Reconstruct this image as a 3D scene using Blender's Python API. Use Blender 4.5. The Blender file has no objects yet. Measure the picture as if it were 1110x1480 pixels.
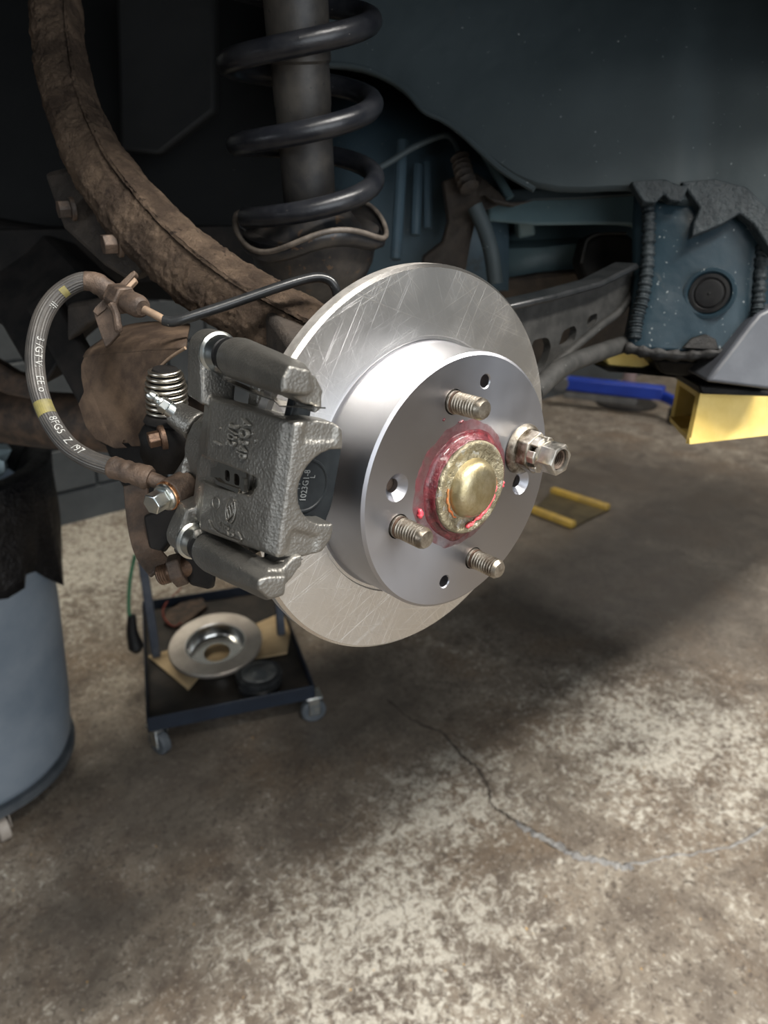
import bpy, bmesh, math, random
import numpy as np
from mathutils import Vector, Matrix, noise as mnoise

random.seed(7)
sc = bpy.context.scene
COL = sc.collection
R = math.radians

# ------------------------------------------------------------------ camera
HZ = 1.15                      # wheel hub height above the garage floor
FPX = 1030.0                   # focal length in pixels of the 1110 x 1480 frame
PITCH, YAW = R(23.094), R(40.621)
TC = Vector((0.04452, -0.01495, 0.39540))
sp, cp, st, ct = math.sin(PITCH), math.cos(PITCH), math.sin(YAW), math.cos(YAW)
CR = Vector((ct, -st, 0)); CF = Vector((st * cp, ct * cp, -sp)); CD = Vector((-st * sp, -ct * sp, -cp))
HUB = Vector((0, 0, HZ))
CAM = HUB - (CR * TC.x + CD * TC.y + CF * TC.z)
cam = bpy.data.cameras.new('camera'); camo = bpy.data.objects.new('camera', cam); COL.objects.link(camo)
cam.sensor_fit = 'HORIZONTAL'; cam.sensor_width = 36.0; cam.lens = FPX / 1110.0 * 36.0
cam.clip_start = 0.02; cam.clip_end = 60
cam.dof.use_dof = True; cam.dof.focus_distance = 0.385; cam.dof.aperture_fstop = 33.4 / 2.5
camo.matrix_world = Matrix(((CR.x, -CD.x, -CF.x, CAM.x), (CR.y, -CD.y, -CF.y, CAM.y), (CR.z, -CD.z, -CF.z, CAM.z), (0, 0, 0, 1)))
sc.camera = camo

# ------------------------------------------------------------------ world, lights, exposure
sc.view_settings.view_transform = 'Standard'; sc.view_settings.look = 'None'
sc.view_settings.gamma = 1.0; sc.view_settings.use_curve_mapping = False
sc.view_settings.exposure = 0.50
sc.cycles.use_denoising = True
w = bpy.data.worlds.new('world'); sc.world = w; w.use_nodes = True
w.node_tree.nodes['Background'].inputs[0].default_value = (0.80, 0.88, 1.0, 1)
w.node_tree.nodes['Background'].inputs[1].default_value = 0.025

def area(name, loc, aim, sx, sy, power, col):
    l = bpy.data.lights.new(name, 'AREA'); l.shape = 'RECTANGLE'; l.size = sx; l.size_y = sy
    l.energy = power; l.color = col
    o = bpy.data.objects.new(name, l); COL.objects.link(o); o.location = loc
    o.rotation_euler = (Vector(aim) - Vector(loc)).to_track_quat('-Z', 'Y').to_euler()
    return o
# open garage door behind the photographer, daylight
area('garage_door_daylight', (-0.6, -4.3, 1.6), (0.2, 0, 0.8), 4.2, 2.6, 105, (0.90, 0.95, 1.0))
# ceiling strip lights either side of the car
area('ceiling_strip_light_a', (0.9, -1.15, 3.1), (0.9, -1.0, 0), 2.4, 0.25, 140, (1.0, 0.96, 0.90))
area('ceiling_strip_light_b', (-0.9, -1.0, 3.1), (-0.9, -0.9, 0), 0.35, 1.6, 22, (1.0, 0.95, 0.87))
area('ceiling_strip_light_c', (0.2, 2.35, 3.1), (0.2, 2.2, 0), 2.4, 0.25, 45, (1.0, 0.93, 0.80))
# daylight from a window in the rear wall
area('rear_window_daylight', (-3.2, 0.3, 1.7), (0, 0.1, 1.1), 1.3, 1.0, 20, (0.88, 0.94, 1.0))
area('ceiling_strip_light_d', (4.4, 1.3, 3.1), (4.4, 1.3, 0), 0.3, 2.6, 42, (1.0, 0.95, 0.87))

# ------------------------------------------------------------------ pixel helpers (a pixel gives a direction only)
def ray(x, y): return CR * ((x - 555) / FPX) + CD * ((y - 740) / FPX) + CF
def PD(x, y, d): return CAM + ray(x, y) * d
def PY(x, y, Y): q = ray(x, y); return CAM + q * ((Y - CAM.y) / q.y)
def PX(x, y, X): q = ray(x, y); return CAM + q * ((X - CAM.x) / q.x)
def PZ(x, y, Z=0.0): q = ray(x, y); return CAM + q * ((Z - CAM.z) / q.z)
# caliper frame: u radial, v tangential, w outboard
CA = R(14)
CU = Vector((-math.cos(CA), 0, math.sin(CA))); CV = Vector((math.sin(CA), 0, math.cos(CA))); CW = Vector((0, -1, 0))
def cal(u, v, w): return HUB + CU * u + CV * v + CW * w
def cw(x, y, w):
    q = ray(x, y); return CAM + q * ((w - (CAM - HUB).dot(CW)) / q.dot(CW))
def cu(x, y, u):
    q = ray(x, y); return CAM + q * ((u - (CAM - HUB).dot(CU)) / q.dot(CU))
def fr(o, x, y, z):
    m = Matrix((x, y, z)).transposed().to_4x4(); m.translation = o; return m
def frame_z(o, z, up=(0, 0, 1)):
    z = Vector(z).normalized(); x = Vector(up).cross(z)
    if x.length < 1e-4: x = Vector((1, 0, 0)).cross(z)
    x.normalize(); return fr(Vector(o), x, z.cross(x), z)

# ------------------------------------------------------------------ geometry helpers: G = (verts, faces)
def tr(m, g): return ([m @ Vector(v) for v in g[0]], g[1])
def add(*gs):
    V, Fc = [], []
    for v, f in gs:
        n = len(V); V += list(v); Fc += [tuple(i + n for i in q) for q in f]
    return V, Fc
def box(sx, sy, sz, c=(0, 0, 0)):
    V = [Vector((c[0] + a * sx / 2, c[1] + b * sy / 2, c[2] + d * sz / 2)) for a in (-1, 1) for b in (-1, 1) for d in (-1, 1)]
    return V, [(0, 1, 3, 2), (4, 6, 7, 5), (0, 4, 5, 1), (2, 3, 7, 6), (0, 2, 6, 4), (1, 5, 7, 3)]
def boxm(o, x, y, z, sx, sy, sz): return tr(fr(Vector(o), x, y, z), box(sx, sy, sz))
def lathe(prof, seg=48, closed=False, phase=0.0):
    """profile of (radius, z) about +Z"""
    V, Fc = [], []; n = len(prof)
    for i in range(seg):
        a = 2 * math.pi * i / seg + phase; c, s = math.cos(a), math.sin(a)
        V += [Vector((r * c, r * s, z)) for r, z in prof]
    for i in range(seg):
        j = (i + 1) % seg
        for k in range(n if closed else n - 1):
            l = (k + 1) % n
            Fc.append((i * n + k, j * n + k, j * n + l, i * n + l))
    if not closed:
        if prof[0][0] > 1e-6: Fc.append(tuple(i * n for i in range(seg))[::-1])
        if prof[-1][0] > 1e-6: Fc.append(tuple(i * n + n - 1 for i in range(seg)))
    return V, Fc
def cyl(a, b, r, r2=None, seg=32):
    a, b = Vector(a), Vector(b); L = (b - a).length
    return tr(frame_z(a, b - a), lathe([(r, 0), (r if r2 is None else r2, L)], seg))
def prism(poly, depth, m):
    n = len(poly)
    V = [m @ Vector((x, y, 0)) for x, y in poly] + [m @ Vector((x, y, depth)) for x, y in poly]
    return V, [tuple(range(n))[::-1], tuple(range(n, 2 * n))] + [(i, (i + 1) % n, (i + 1) % n + n, i + n) for i in range(n)]
def extr(pts, vec):
    """world polygon swept by a vector"""
    n = len(pts); vec = Vector(vec)
    V = [Vector(p) for p in pts] + [Vector(p) + vec for p in pts]
    return V, [tuple(range(n))[::-1], tuple(range(n, 2 * n))] + [(i, (i + 1) % n, (i + 1) % n + n, i + n) for i in range(n)]
def ngon(n, r, ph=0.0): return [(r * math.cos(2 * math.pi * i / n + ph), r * math.sin(2 * math.pi * i / n + ph)) for i in range(n)]
def hull(pts):
    bm = bmesh.new()
    for p in pts: bm.verts.new(p)
    bmesh.ops.convex_hull(bm, input=bm.verts)
    bmesh.ops.delete(bm, geom=[v for v in bm.verts if not v.link_faces], context='VERTS')
    bm.verts.index_update()
    g = ([v.co.copy() for v in bm.verts], [tuple(v.index for v in f.verts) for f in bm.faces]); bm.free(); return g
def smooth_path(P, n=8):
    P = [Vector(p) for p in P]; out = []
    for i in range(len(P) - 1):
        p0 = P[i - 1] if i else P[0] * 2 - P[1]; p1 = P[i]; p2 = P[i + 1]
        p3 = P[i + 2] if i + 2 < len(P) else P[-1] * 2 - P[-2]
        for k in range(n):
            t = k / n
            out.append(0.5 * ((2 * p1) + (p2 - p0) * t + (2 * p0 - 5 * p1 + 4 * p2 - p3) * t * t + (3 * p1 - p0 - 3 * p2 + p3) * t ** 3))
    out.append(P[-1]); return out
def frames(P, up0=None):
    T = [(P[min(i + 1, len(P) - 1)] - P[max(i - 1, 0)]).normalized() for i in range(len(P))]
    u = Vector(up0) if up0 is not None else Vector((0.123, 0.456, 0.88)); out = []
    for t in T:
        u = (u - t * u.dot(t)).normalized(); out.append((t, u, t.cross(u)))
    return out
def tube(P, r, seg=16, sect=None, up0=None, closed=False):
    """r: number or list; sect: list of (a, b) multipliers in the (u, v) frame"""
    P = [Vector(p) for p in P]; F3 = frames(P, up0); sect = sect or ngon(seg, 1.0); n = len(sect)
    V, Fc = [], []
    for i, p in enumerate(P):
        rr = r[i] if hasattr(r, '__len__') else r
        V += [p + F3[i][1] * (a * rr) + F3[i][2] * (b * rr) for a, b in sect]
    for i in range(len(P) - 1):
        for k in range(n):
            l = (k + 1) % n; Fc.append((i * n + k, i * n + l, (i + 1) * n + l, (i + 1) * n + k))
    if closed:
        i = len(P) - 1
        for k in range(n):
            l = (k + 1) % n; Fc.append((i * n + k, i * n + l, l, k))
    else:
        Fc.append(tuple(range(n))[::-1]); Fc.append(tuple(range((len(P) - 1) * n, len(P) * n)))
    return V, Fc
def gridsheet(rows, thick=0.0):
    nr, nc = len(rows), len(rows[0]); V = [Vector(p) for r_ in rows for p in r_]
    Fc = [(i * nc + j, i * nc + j + 1, (i + 1) * nc + j + 1, (i + 1) * nc + j) for i in range(nr - 1) for j in range(nc - 1)]
    return V, Fc
def gridsub(rows, k=4):
    rows = [smooth_path(r_, k) for r_ in rows]
    cols = [smooth_path([r_[j] for r_ in rows], k) for j in range(len(rows[0]))]
    return [[c[i] for c in cols] for i in range(len(cols[0]))]
def txt(body, size, extrude=0.0003, align='CENTER'):
    c = bpy.data.curves.new('lettering_source', 'FONT'); c.body = body; c.size = size; c.extrude = extrude
    c.align_x = align; c.align_y = 'CENTER'; c.resolution_u = 3
    o = bpy.data.objects.new('lettering_source', c); COL.objects.link(o)
    dg = bpy.context.evaluated_depsgraph_get(); me = o.evaluated_get(dg).to_mesh()
    g = ([v.co.copy() for v in me.vertices], [tuple(p.vertices) for p in me.polygons])
    o.evaluated_get(dg).to_mesh_clear(); bpy.data.objects.remove(o); bpy.data.curves.remove(c)
    return g

def mesh_from(name, g, off=Vector((0, 0, 0))):
    me = bpy.data.meshes.new(name); me.from_pydata([tuple(Vector(v) - off) for v in g[0]], [], g[1])
    bm = bmesh.new(); bm.from_mesh(me); bmesh.ops.recalc_face_normals(bm, faces=bm.faces); bm.to_mesh(me); bm.free()
    return me
def wloc(p):
    v = Vector((0, 0, 0))
    while p is not None: v = v + p.location; p = p.parent
    return v
def obj(name, g, mat, parent=None, smooth=35, bevel=0, bseg=2, remesh=0, smit=4, solid=0, sub=0, boff=0, disp=0, dscale=0):
    off = wloc(parent) if parent else Vector((0, 0, 0))
    me = mesh_from(name, g, off); o = bpy.data.objects.new(name, me); COL.objects.link(o)
    if parent: o.parent = parent
    me.materials.append(MAT[mat] if isinstance(mat, str) else mat)
    if smooth:
        me.shade_smooth()
        if not remesh: me.set_sharp_from_angle(angle=R(smooth))
    if remesh:
        m = o.modifiers.new('r', 'REMESH'); m.mode = 'VOXEL'; m.voxel_size = remesh; m.use_smooth_shade = True
        if smit: s = o.modifiers.new('s', 'SMOOTH'); s.factor = 0.5; s.iterations = smit
    if sub: m = o.modifiers.new('d', 'SUBSURF'); m.levels = sub; m.render_levels = sub
    if solid: m = o.modifiers.new('t', 'SOLIDIFY'); m.thickness = solid; m.offset = boff
    if bevel:
        m = o.modifiers.new('b', 'BEVEL'); m.width = bevel; m.segments = bseg; m.limit_method = 'ANGLE'; m.angle_limit = R(30)
        m.harden_normals = False
    if disp:
        t = bpy.data.textures.new('pit', 'CLOUDS'); t.noise_scale = dscale
        m = o.modifiers.new('p', 'DISPLACE'); m.texture = t; m.strength = disp; m.mid_level = 0.5; m.texture_coords = 'LOCAL'
    return o
def cut(o, *cutters):
    """boolean difference, applied"""
    tmp = []
    for g in cutters:
        off = wloc(o.parent) if o.parent else Vector((0, 0, 0))
        c = bpy.data.objects.new('cutter', mesh_from('cutter', g, off)); COL.objects.link(c)
        if o.parent: c.parent = o.parent
        tmp.append(c)
        m = o.modifiers.new('c', 'BOOLEAN'); m.operation = 'DIFFERENCE'; m.object = c; m.solver = 'EXACT'
    keep = [(m.type) for m in o.modifiers]
    dg = bpy.context.evaluated_depsgraph_get(); dg.update()
    me = bpy.data.meshes.new_from_object(o.evaluated_get(dg)); old = o.data
    o.modifiers.clear(); o.data = me; me.name = old.name
    for c in tmp: bpy.data.objects.remove(c)
    me.shade_smooth(); me.set_sharp_from_angle(angle=R(32))
    return o
def thing(name, label, cat, loc, group=None):
    o = bpy.data.objects.new(name, None); COL.objects.link(o); o.location = loc; o.empty_display_size = 0.02
    o['label'] = label; o['category'] = cat
    if group: o['group'] = group
    return o
def tag(o, label, cat, group=None):
    o['label'] = label; o['category'] = cat
    if group: o['group'] = group
    return o
def struct(o): o['kind'] = 'structure'; return o
def copytree(src, parent=None, loc=None):
    c = src.copy(); COL.objects.link(c); c.parent = parent
    if loc is not None: c.location = loc
    for ch in list(src.children): copytree(ch, c)
    return c

# ------------------------------------------------------------------ materials
MAT = {}
def rgb(c): return (c[0], c[1], c[2], 1)
class NT:
    def __init__(s, name):
        s.m = bpy.data.materials.new(name); s.m.use_nodes = True; MAT[name] = s.m
        s.t = s.m.node_tree; s.b = s.t.nodes['Principled BSDF']; s.tc = s.t.nodes.new('ShaderNodeTexCoord')
        s.co = s.tc.outputs['Object']
    def n(s, k, **kw):
        x = s.t.nodes.new('ShaderNode' + k)
        for a, v in kw.items(): setattr(x, a, v)
        return x
    def l(s, a, b): s.t.links.new(a, b)
    def noise(s, scale, detail=4, rough=0.6, dist=0.0, co=None):
        x = s.n('TexNoise'); x.inputs['Scale'].default_value = scale; x.inputs['Detail'].default_value = detail
        x.inputs['Roughness'].default_value = rough; x.inputs['Distortion'].default_value = dist
        s.l(co or s.co, x.inputs['Vector']); return x.outputs['Fac']
    def voro(s, scale, feat='F1', co=None, out='Distance'):
        x = s.n('TexVoronoi', feature=feat); x.inputs['Scale'].default_value = scale; s.l(co or s.co, x.inputs['Vector']); return x.outputs[out]
    def ramp(s, fac, a, b, ca=(0, 0, 0), cb=(1, 1, 1)):
        x = s.n('ValToRGB'); e = x.color_ramp.elements
        e[0].position = a; e[0].color = rgb(ca); e[1].position = b; e[1].color = rgb(cb); s.l(fac, x.inputs['Fac']); return x.outputs['Color']
    def mix(s, fac, a, b, mode='MIX'):
        x = s.n('Mix', data_type='RGBA', blend_type=mode)
        for sock, v in ((x.inputs['Factor'], fac), (x.inputs['A'], a), (x.inputs['B'], b)):
            if isinstance(v, (int, float)): sock.default_value = v
            elif isinstance(v, tuple): sock.default_value = rgb(v)
            else: s.l(v, sock)
        return x.outputs['Result']
    def math(s, op, a, b=0.0, clamp=False):
        x = s.n('Math', operation=op, use_clamp=clamp)
        for i, v in enumerate((a, b)):
            if isinstance(v, (int, float)): x.inputs[i].default_value = v
            else: s.l(v, x.inputs[i])
        return x.outputs[0]
    def mapping(s, scale=(1, 1, 1), rot=(0, 0, 0), loc=(0, 0, 0), co=None):
        x = s.n('Mapping'); x.inputs['Scale'].default_value = scale; x.inputs['Rotation'].default_value = rot; x.inputs['Location'].default_value = loc
        s.l(co or s.co, x.inputs['Vector']); return x.outputs['Vector']
    def bump(s, h, strength=0.3, dist=0.001, prev=None):
        x = s.n('Bump'); x.inputs['Strength'].default_value = strength; x.inputs['Distance'].default_value = dist
        s.l(h, x.inputs['Height'])
        if prev is not None: s.l(prev, x.inputs['Normal'])
        s.l(x.outputs[0], s.b.inputs['Normal']); return x.outputs[0]
    def set(s, **kw):
        for k, v in kw.items():
            k = {'col': 'Base Color', 'rough': 'Roughness', 'metal': 'Metallic', 'coat': 'Coat Weight', 'spec': 'Specular IOR Level', 'alpha': 'Alpha',
                 'trans': 'Transmission Weight', 'aniso': 'Anisotropic'}[k]
            if isinstance(v, tuple): s.b.inputs[k].default_value = rgb(v)
            elif isinstance(v, (int, float)): s.b.inputs[k].default_value = v
            else: s.l(v, s.b.inputs[k])
        return s
def simple(name, c1, c2=None, scale=30, rough=0.5, metal=0.0, bump=0.0, bscale=300, lo=0.4, hi=0.62, specks=None, sscale=120, sthr=0.66, bdist=0.001, rough2=None, spec=0.5):
    t = NT(name); n1 = t.noise(scale, 6, 0.65)
    col = t.ramp(n1, lo, hi, c1, c2 or c1)
    if specks: col = t.mix(t.ramp(t.noise(sscale, 3, 0.7), sthr, sthr + 0.05), col, specks)
    t.set(col=col, metal=metal, spec=spec)
    if rough2 is None: t.set(rough=rough)
    else: t.l(t.ramp(t.noise(scale * 2.3, 5), 0.35, 0.65, (rough,) * 3, (rough2,) * 3), t.b.inputs['Roughness'])
    if bump: t.bump(t.noise(bscale, 4, 0.7), bump, bdist)
    return t

# machined disc face: fine crossing sanding marks
def machined(name, base, rough, aniso, scratch, SCR=0.6):
    t = NT(name)
    fields = []
    for i, a in enumerate((20, 48, 70, 112, 150)):
        co = t.mapping((1300, 1300, 12), (0, 0, 0), (i * 3.1, 0, i), t.mapping((1, 1, 1), (0, R(a), 0)))
        fields.append(t.noise(1.0, 2, 0.6, 0, co))
    s = fields[0]
    for f_ in fields[1:]: s = t.math('MAXIMUM', s, f_)
    line = t.ramp(s, 0.615, 0.70)
    patch = t.ramp(t.noise(16, 3, 0.6), 0.36, 0.62)
    lp = t.math('MULTIPLY', line, t.math('ADD', patch, 0.25))
    col = t.mix(t.math('MULTIPLY', lp, SCR), base, tuple(min(1, c * 1.5) for c in base))
    col = t.mix(t.ramp(t.noise(9, 5), 0.45, 0.75, (0, 0, 0), (0.25,) * 3), col, tuple(c * 0.8 for c in base))
    t.set(col=col, metal=1.0, rough=t.math('ADD', t.math('MULTIPLY', patch, 0.06), rough), aniso=aniso)
    tn = t.n('Tangent', direction_type='RADIAL', axis='Y'); t.l(tn.outputs[0], t.b.inputs['Tangent'])
    if scratch > 0.06: t.bump(lp, scratch, 0.00015)
    return t
machined('machined_ring', (0.66, 0.645, 0.615), 0.34, 0.35, 0.35, 0.45)
t = machined('machined_hat', (0.40, 0.405, 0.435), 0.33, 0.62, 0.05, 0.0)
machined('machined_edge', (0.72, 0.70, 0.67), 0.22, 0.3, 0.1, 0.1)

t = NT('cast_iron')
c = t.ramp(t.noise(45, 5, 0.6), 0.35, 0.68, (0.185, 0.180, 0.166), (0.250, 0.242, 0.222))
t.set(col=c, metal=0.82, rough=0.40)
b1 = t.bump(t.voro(620), 0.22, 0.0010); t.bump(t.noise(900, 3, 0.7), 0.45, 0.0006, b1)
t = NT('cast_iron_glint')  # lighter cast iron, paints a glint onto the raised letters
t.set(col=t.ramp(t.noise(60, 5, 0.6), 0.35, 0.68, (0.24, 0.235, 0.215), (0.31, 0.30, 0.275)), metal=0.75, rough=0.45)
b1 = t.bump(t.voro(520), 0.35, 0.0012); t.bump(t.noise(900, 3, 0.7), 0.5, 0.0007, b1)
simple('disc_edge', (0.30, 0.285, 0.265), (0.42, 0.40, 0.375), 120, 0.62, 0.35, 0.3, 700, bdist=0.0004)
simple('zinc', (0.50, 0.55, 0.57), (0.70, 0.70, 0.64), 60, 0.28, 1.0)
simple('steel', (0.42, 0.40, 0.36), (0.62, 0.58, 0.52), 90, 0.3, 1.0, 0.15, 400, bdist=0.0005, rough2=0.5)
simple('steel_worn', (0.11, 0.09, 0.065), (0.38, 0.35, 0.30), 130, 0.34, 0.9, 0.3, 500, bdist=0.0005, rough2=0.6)
simple('stud_steel', (0.17, 0.14, 0.11), (0.36, 0.33, 0.28), 160, 0.36, 0.9, 0.2, 600, bdist=0.0004)
simple('stainless', (0.45, 0.42, 0.38), (0.55, 0.52, 0.47), 60, 0.25, 1.0)
simple('copper', (0.72, 0.33, 0.16), (0.80, 0.42, 0.22), 60, 0.25, 1.0)
simple('spring_wire', (0.50, 0.47, 0.41), (0.62, 0.59, 0.52), 60, 0.3, 1.0)
simple('pad_black', (0.010, 0.012, 0.014), (0.016, 0.019, 0.021), 60, 0.40, 0.0, 0.08, 600, bdist=0.0004, spec=0.2)
simple('pad_letters', (0.16, 0.17, 0.17), None, 60, 0.35)
simple('black_rubber', (0.007, 0.007, 0.008), (0.013, 0.013, 0.013), 60, 0.45, spec=0.25)
simple('black_paint', (0.010, 0.011, 0.012), (0.022, 0.023, 0.024), 40, 0.28, 0.0, 0.1, 250, specks=(0.10, 0.10, 0.10), sscale=420, sthr=0.72)
simple('spring_paint', (0.009, 0.010, 0.013), (0.020, 0.021, 0.024), 40, 0.30, 0.0, 0.2, 300, spec=0.35, specks=(0.16, 0.15, 0.14), sscale=330, sthr=0.70)
simple('strut_paint', (0.024, 0.023, 0.023), (0.066, 0.059, 0.050), 22, 0.5, 0.1, 0.15, 200, specks=(0.02, 0.02, 0.02), sscale=160, sthr=0.66)
simple('perch_paint', (0.020, 0.021, 0.024), (0.055, 0.050, 0.046), 30, 0.34, 0.2, 0.2, 200, specks=(0.09, 0.06, 0.04), sscale=90, sthr=0.62)
simple('seat_rim', (0.06, 0.05, 0.042), (0.14, 0.118, 0.098), 60, 0.6, 0.1, 0.2, 300)
t = simple('rust_arm', (0.060, 0.040, 0.027), (0.150, 0.104, 0.070), 38, 0.82, 0.0, 0, 0, specks=(0.035, 0.022, 0.015), sscale=110, sthr=0.63, spec=0.25)
b1 = t.bump(t.noise(120, 8, 0.75, 0.6), 1.0, 0.008); t.bump(t.noise(620, 4, 0.7), 0.6, 0.002, b1)
t = simple('rust_arm_top', (0.16, 0.112, 0.070), (0.26, 0.19, 0.130), 32, 0.85, 0.0, 0, 0, specks=(0.07, 0.045, 0.03), sscale=110, sthr=0.63, spec=0.25)
b1 = t.bump(t.noise(140, 6, 0.7), 0.6, 0.003); t.bump(t.noise(620, 4, 0.7), 0.5, 0.0012, b1)
t = simple('rust_shield', (0.040, 0.026, 0.018), (0.100, 0.067, 0.044), 38, 0.7, 0.1, 0, 0, spec=0.3)
t.bump(t.noise(320, 5, 0.7), 0.4, 0.0010)
simple('rust_edge', (0.20, 0.14, 0.095), (0.30, 0.21, 0.14), 60, 0.6, 0.3)
simple('rust_dark', (0.030, 0.022, 0.017), (0.085, 0.055, 0.037), 50, 0.62, 0.2, 0.5, 260, bdist=0.002)
simple('rust_bolt', (0.050, 0.030, 0.020), (0.14, 0.085, 0.055), 70, 0.42, 0.6, 0.4, 300)
simple('rust_fitting', (0.045, 0.031, 0.023), (0.125, 0.085, 0.060), 60, 0.6, 0.25, 0.5, 260, bdist=0.0015)
simple('grime_black', (0.006, 0.006, 0.006), (0.015, 0.013, 0.012), 30, 0.7, 0.0, 0.4, 200, spec=0.2)
simple('grime_brown', (0.018, 0.014, 0.011), (0.042, 0.032, 0.024), 30, 0.75, 0.0, 0.6, 160, bdist=0.003)
simple('hose_rubber', (0.035, 0.033, 0.031), (0.062, 0.056, 0.050), 50, 0.48, 0.0, 0.15, 300)
simple('hose_white', (0.40, 0.40, 0.38), (0.22, 0.22, 0.21), 300, 0.6)
simple('hose_yellow', (0.20, 0.17, 0.05), (0.12, 0.105, 0.04), 120, 0.6)
simple('cap_zinc', (0.20, 0.175, 0.115), (0.42, 0.375, 0.26), 90, 0.38, 0.75, 0.7, 260, bdist=0.003, specks=(0.42, 0.41, 0.36), sscale=170, sthr=0.58, rough2=0.5)
simple('cap_dome', (0.40, 0.335, 0.19), (0.52, 0.46, 0.31), 80, 0.42, 1.0, 0.25, 260, bdist=0.0014, rough2=0.42)
t = simple('grease_red', (0.060, 0.008, 0.012), (0.19, 0.028, 0.036), 120, 0.22, 0.0, 0.6, 420, bdist=0.0014)
t.set(coat=0.5)
t = simple('grease_film', (0.26, 0.10, 0.10), (0.40, 0.20, 0.195), 90, 0.3, 0.35, 0.5, 420, bdist=0.0012)
t = NT('grease_smear')
t.set(col=(0.20, 0.045, 0.055), rough=0.28, metal=0.2, alpha=t.ramp(t.noise(150, 4, 0.6), 0.30, 0.72, (0.10,) * 3, (0.68,) * 3))
t.bump(t.noise(420, 4), 0.5, 0.001)
simple('grease_pink', (0.72, 0.06, 0.09), (0.85, 0.17, 0.17), 200, 0.3)
simple('grease_orange', (0.62, 0.17, 0.06), (0.52, 0.26, 0.10), 200, 0.35, 0.3)

# painted body panels
def body(name, c1, c2, brown, amt, rough=0.5, spk=0.735):
    t = NT(name)
    col = t.ramp(t.noise(5, 5, 0.6), 0.35, 0.68, c1, c2)
    col = t.mix(t.ramp(t.noise(13, 7, 0.7, 0.5), 0.62 - amt, 0.80 - amt), col, brown)
    col = t.mix(t.ramp(t.noise(230, 2, 0.6), spk, spk + 0.03), col, (0.22, 0.24, 0.24))
    t.set(col=col, rough=rough, spec=0.3); b1 = t.bump(t.noise(260, 4, 0.7), 0.18, 0.001); t.bump(t.noise(14, 3), 0.25, 0.01, b1); return t
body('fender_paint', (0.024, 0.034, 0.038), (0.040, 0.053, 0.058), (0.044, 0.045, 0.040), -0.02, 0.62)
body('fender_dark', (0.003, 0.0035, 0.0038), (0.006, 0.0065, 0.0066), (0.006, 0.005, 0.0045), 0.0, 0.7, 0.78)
body('sill_paint', (0.012, 0.025, 0.035), (0.026, 0.047, 0.060), (0.085, 0.085, 0.080), 0.02, 0.34, 0.69)
body('teal_paint', (0.065, 0.105, 0.118), (0.105, 0.155, 0.165), (0.055, 0.045, 0.035), -0.02, 0.42)
body('underbody_blue', (0.032, 0.056, 0.076), (0.054, 0.086, 0.108), (0.025, 0.022, 0.018), 0.04, 0.5)
simple('sealer', (0.014, 0.019, 0.022), (0.030, 0.038, 0.042), 40, 0.45, 0.0, 0.7, 140, bdist=0.004, spec=0.22)
simple('tar', (0.004, 0.004, 0.004), (0.012, 0.011, 0.010), 60, 0.35, 0.0, 0.6, 300, spec=0.12)
simple('lca_paint', (0.020, 0.020, 0.019), (0.038, 0.037, 0.035), 40, 0.65, 0.0, 0.2, 260, spec=0.22, specks=(0.16, 0.16, 0.15), sscale=260, sthr=0.70)
simple('lift_yellow', (0.70, 0.50, 0.13), (0.80, 0.60, 0.20), 18, 0.5, 0.0, 0.15, 60, bdist=0.002, specks=(0.30, 0.20, 0.06), sscale=55, sthr=0.70)
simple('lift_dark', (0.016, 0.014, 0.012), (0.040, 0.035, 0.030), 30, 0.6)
simple('pad_grey', (0.052, 0.056, 0.066), (0.072, 0.077, 0.088), 25, 0.42, 0.0, 0.1, 200, specks=(0.3, 0.32, 0.34), sscale=90, sthr=0.74)
simple('bin_plastic', (0.16, 0.20, 0.245), (0.215, 0.255, 0.30), 5, 0.5, 0.0, 0.06, 60, bdist=0.003)
simple('bin_bag', (0.004, 0.004, 0.005), (0.008, 0.008, 0.009), 20, 0.42, 0.0, 0.6, 30, bdist=0.02, spec=0.3)
simple('shop_paper', (0.30, 0.40, 0.44), (0.45, 0.55, 0.58), 20, 0.8)
simple('caster_wheel', (0.05, 0.06, 0.07), (0.08, 0.09, 0.10), 20, 0.5)
simple('caster_tan', (0.33, 0.29, 0.25), (0.42, 0.37, 0.32), 40, 0.5)
simple('cart_paint', (0.005, 0.009, 0.017), (0.008, 0.014, 0.025), 10, 0.4)
simple('cart_post', (0.055, 0.065, 0.085), (0.09, 0.10, 0.12), 20, 0.45, 0.3)
simple('cart_tray', (0.014, 0.012, 0.010), (0.035, 0.028, 0.022), 16, 0.5)
simple('cardboard', (0.40, 0.29, 0.16), (0.48, 0.36, 0.21), 12, 0.85)
simple('old_ring', (0.46, 0.41, 0.36), (0.58, 0.53, 0.47), 16, 0.38, 0.85)
simple('old_hat', (0.55, 0.55, 0.54), (0.62, 0.62, 0.60), 16, 0.18, 1.0)
simple('old_part', (0.055, 0.060, 0.062), (0.16, 0.16, 0.15), 25, 0.5, 0.3)
simple('blue_lift', (0.010, 0.035, 0.30), (0.014, 0.05, 0.38), 6, 0.4)
simple('lift_grey', (0.10, 0.10, 0.10), (0.16, 0.155, 0.15), 10, 0.55)
simple('pink_post', (0.30, 0.22, 0.215), (0.36, 0.27, 0.26), 20, 0.6)
simple('plate_metal', (0.07, 0.055, 0.03), (0.12, 0.095, 0.05), 12, 0.4, 0.3)
simple('plate_yellow', (0.52, 0.34, 0.06), (0.36, 0.24, 0.06), 14, 0.5)
simple('block_paint', (0.055, 0.062, 0.068), (0.085, 0.094, 0.10), 4, 0.65, 0.0, 0.4, 70, bdist=0.004)
simple('mortar', (0.075, 0.084, 0.090), None, 8, 0.8)
simple('wall_plain', (0.10, 0.10, 0.10), (0.13, 0.128, 0.12), 2, 0.8)
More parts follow.
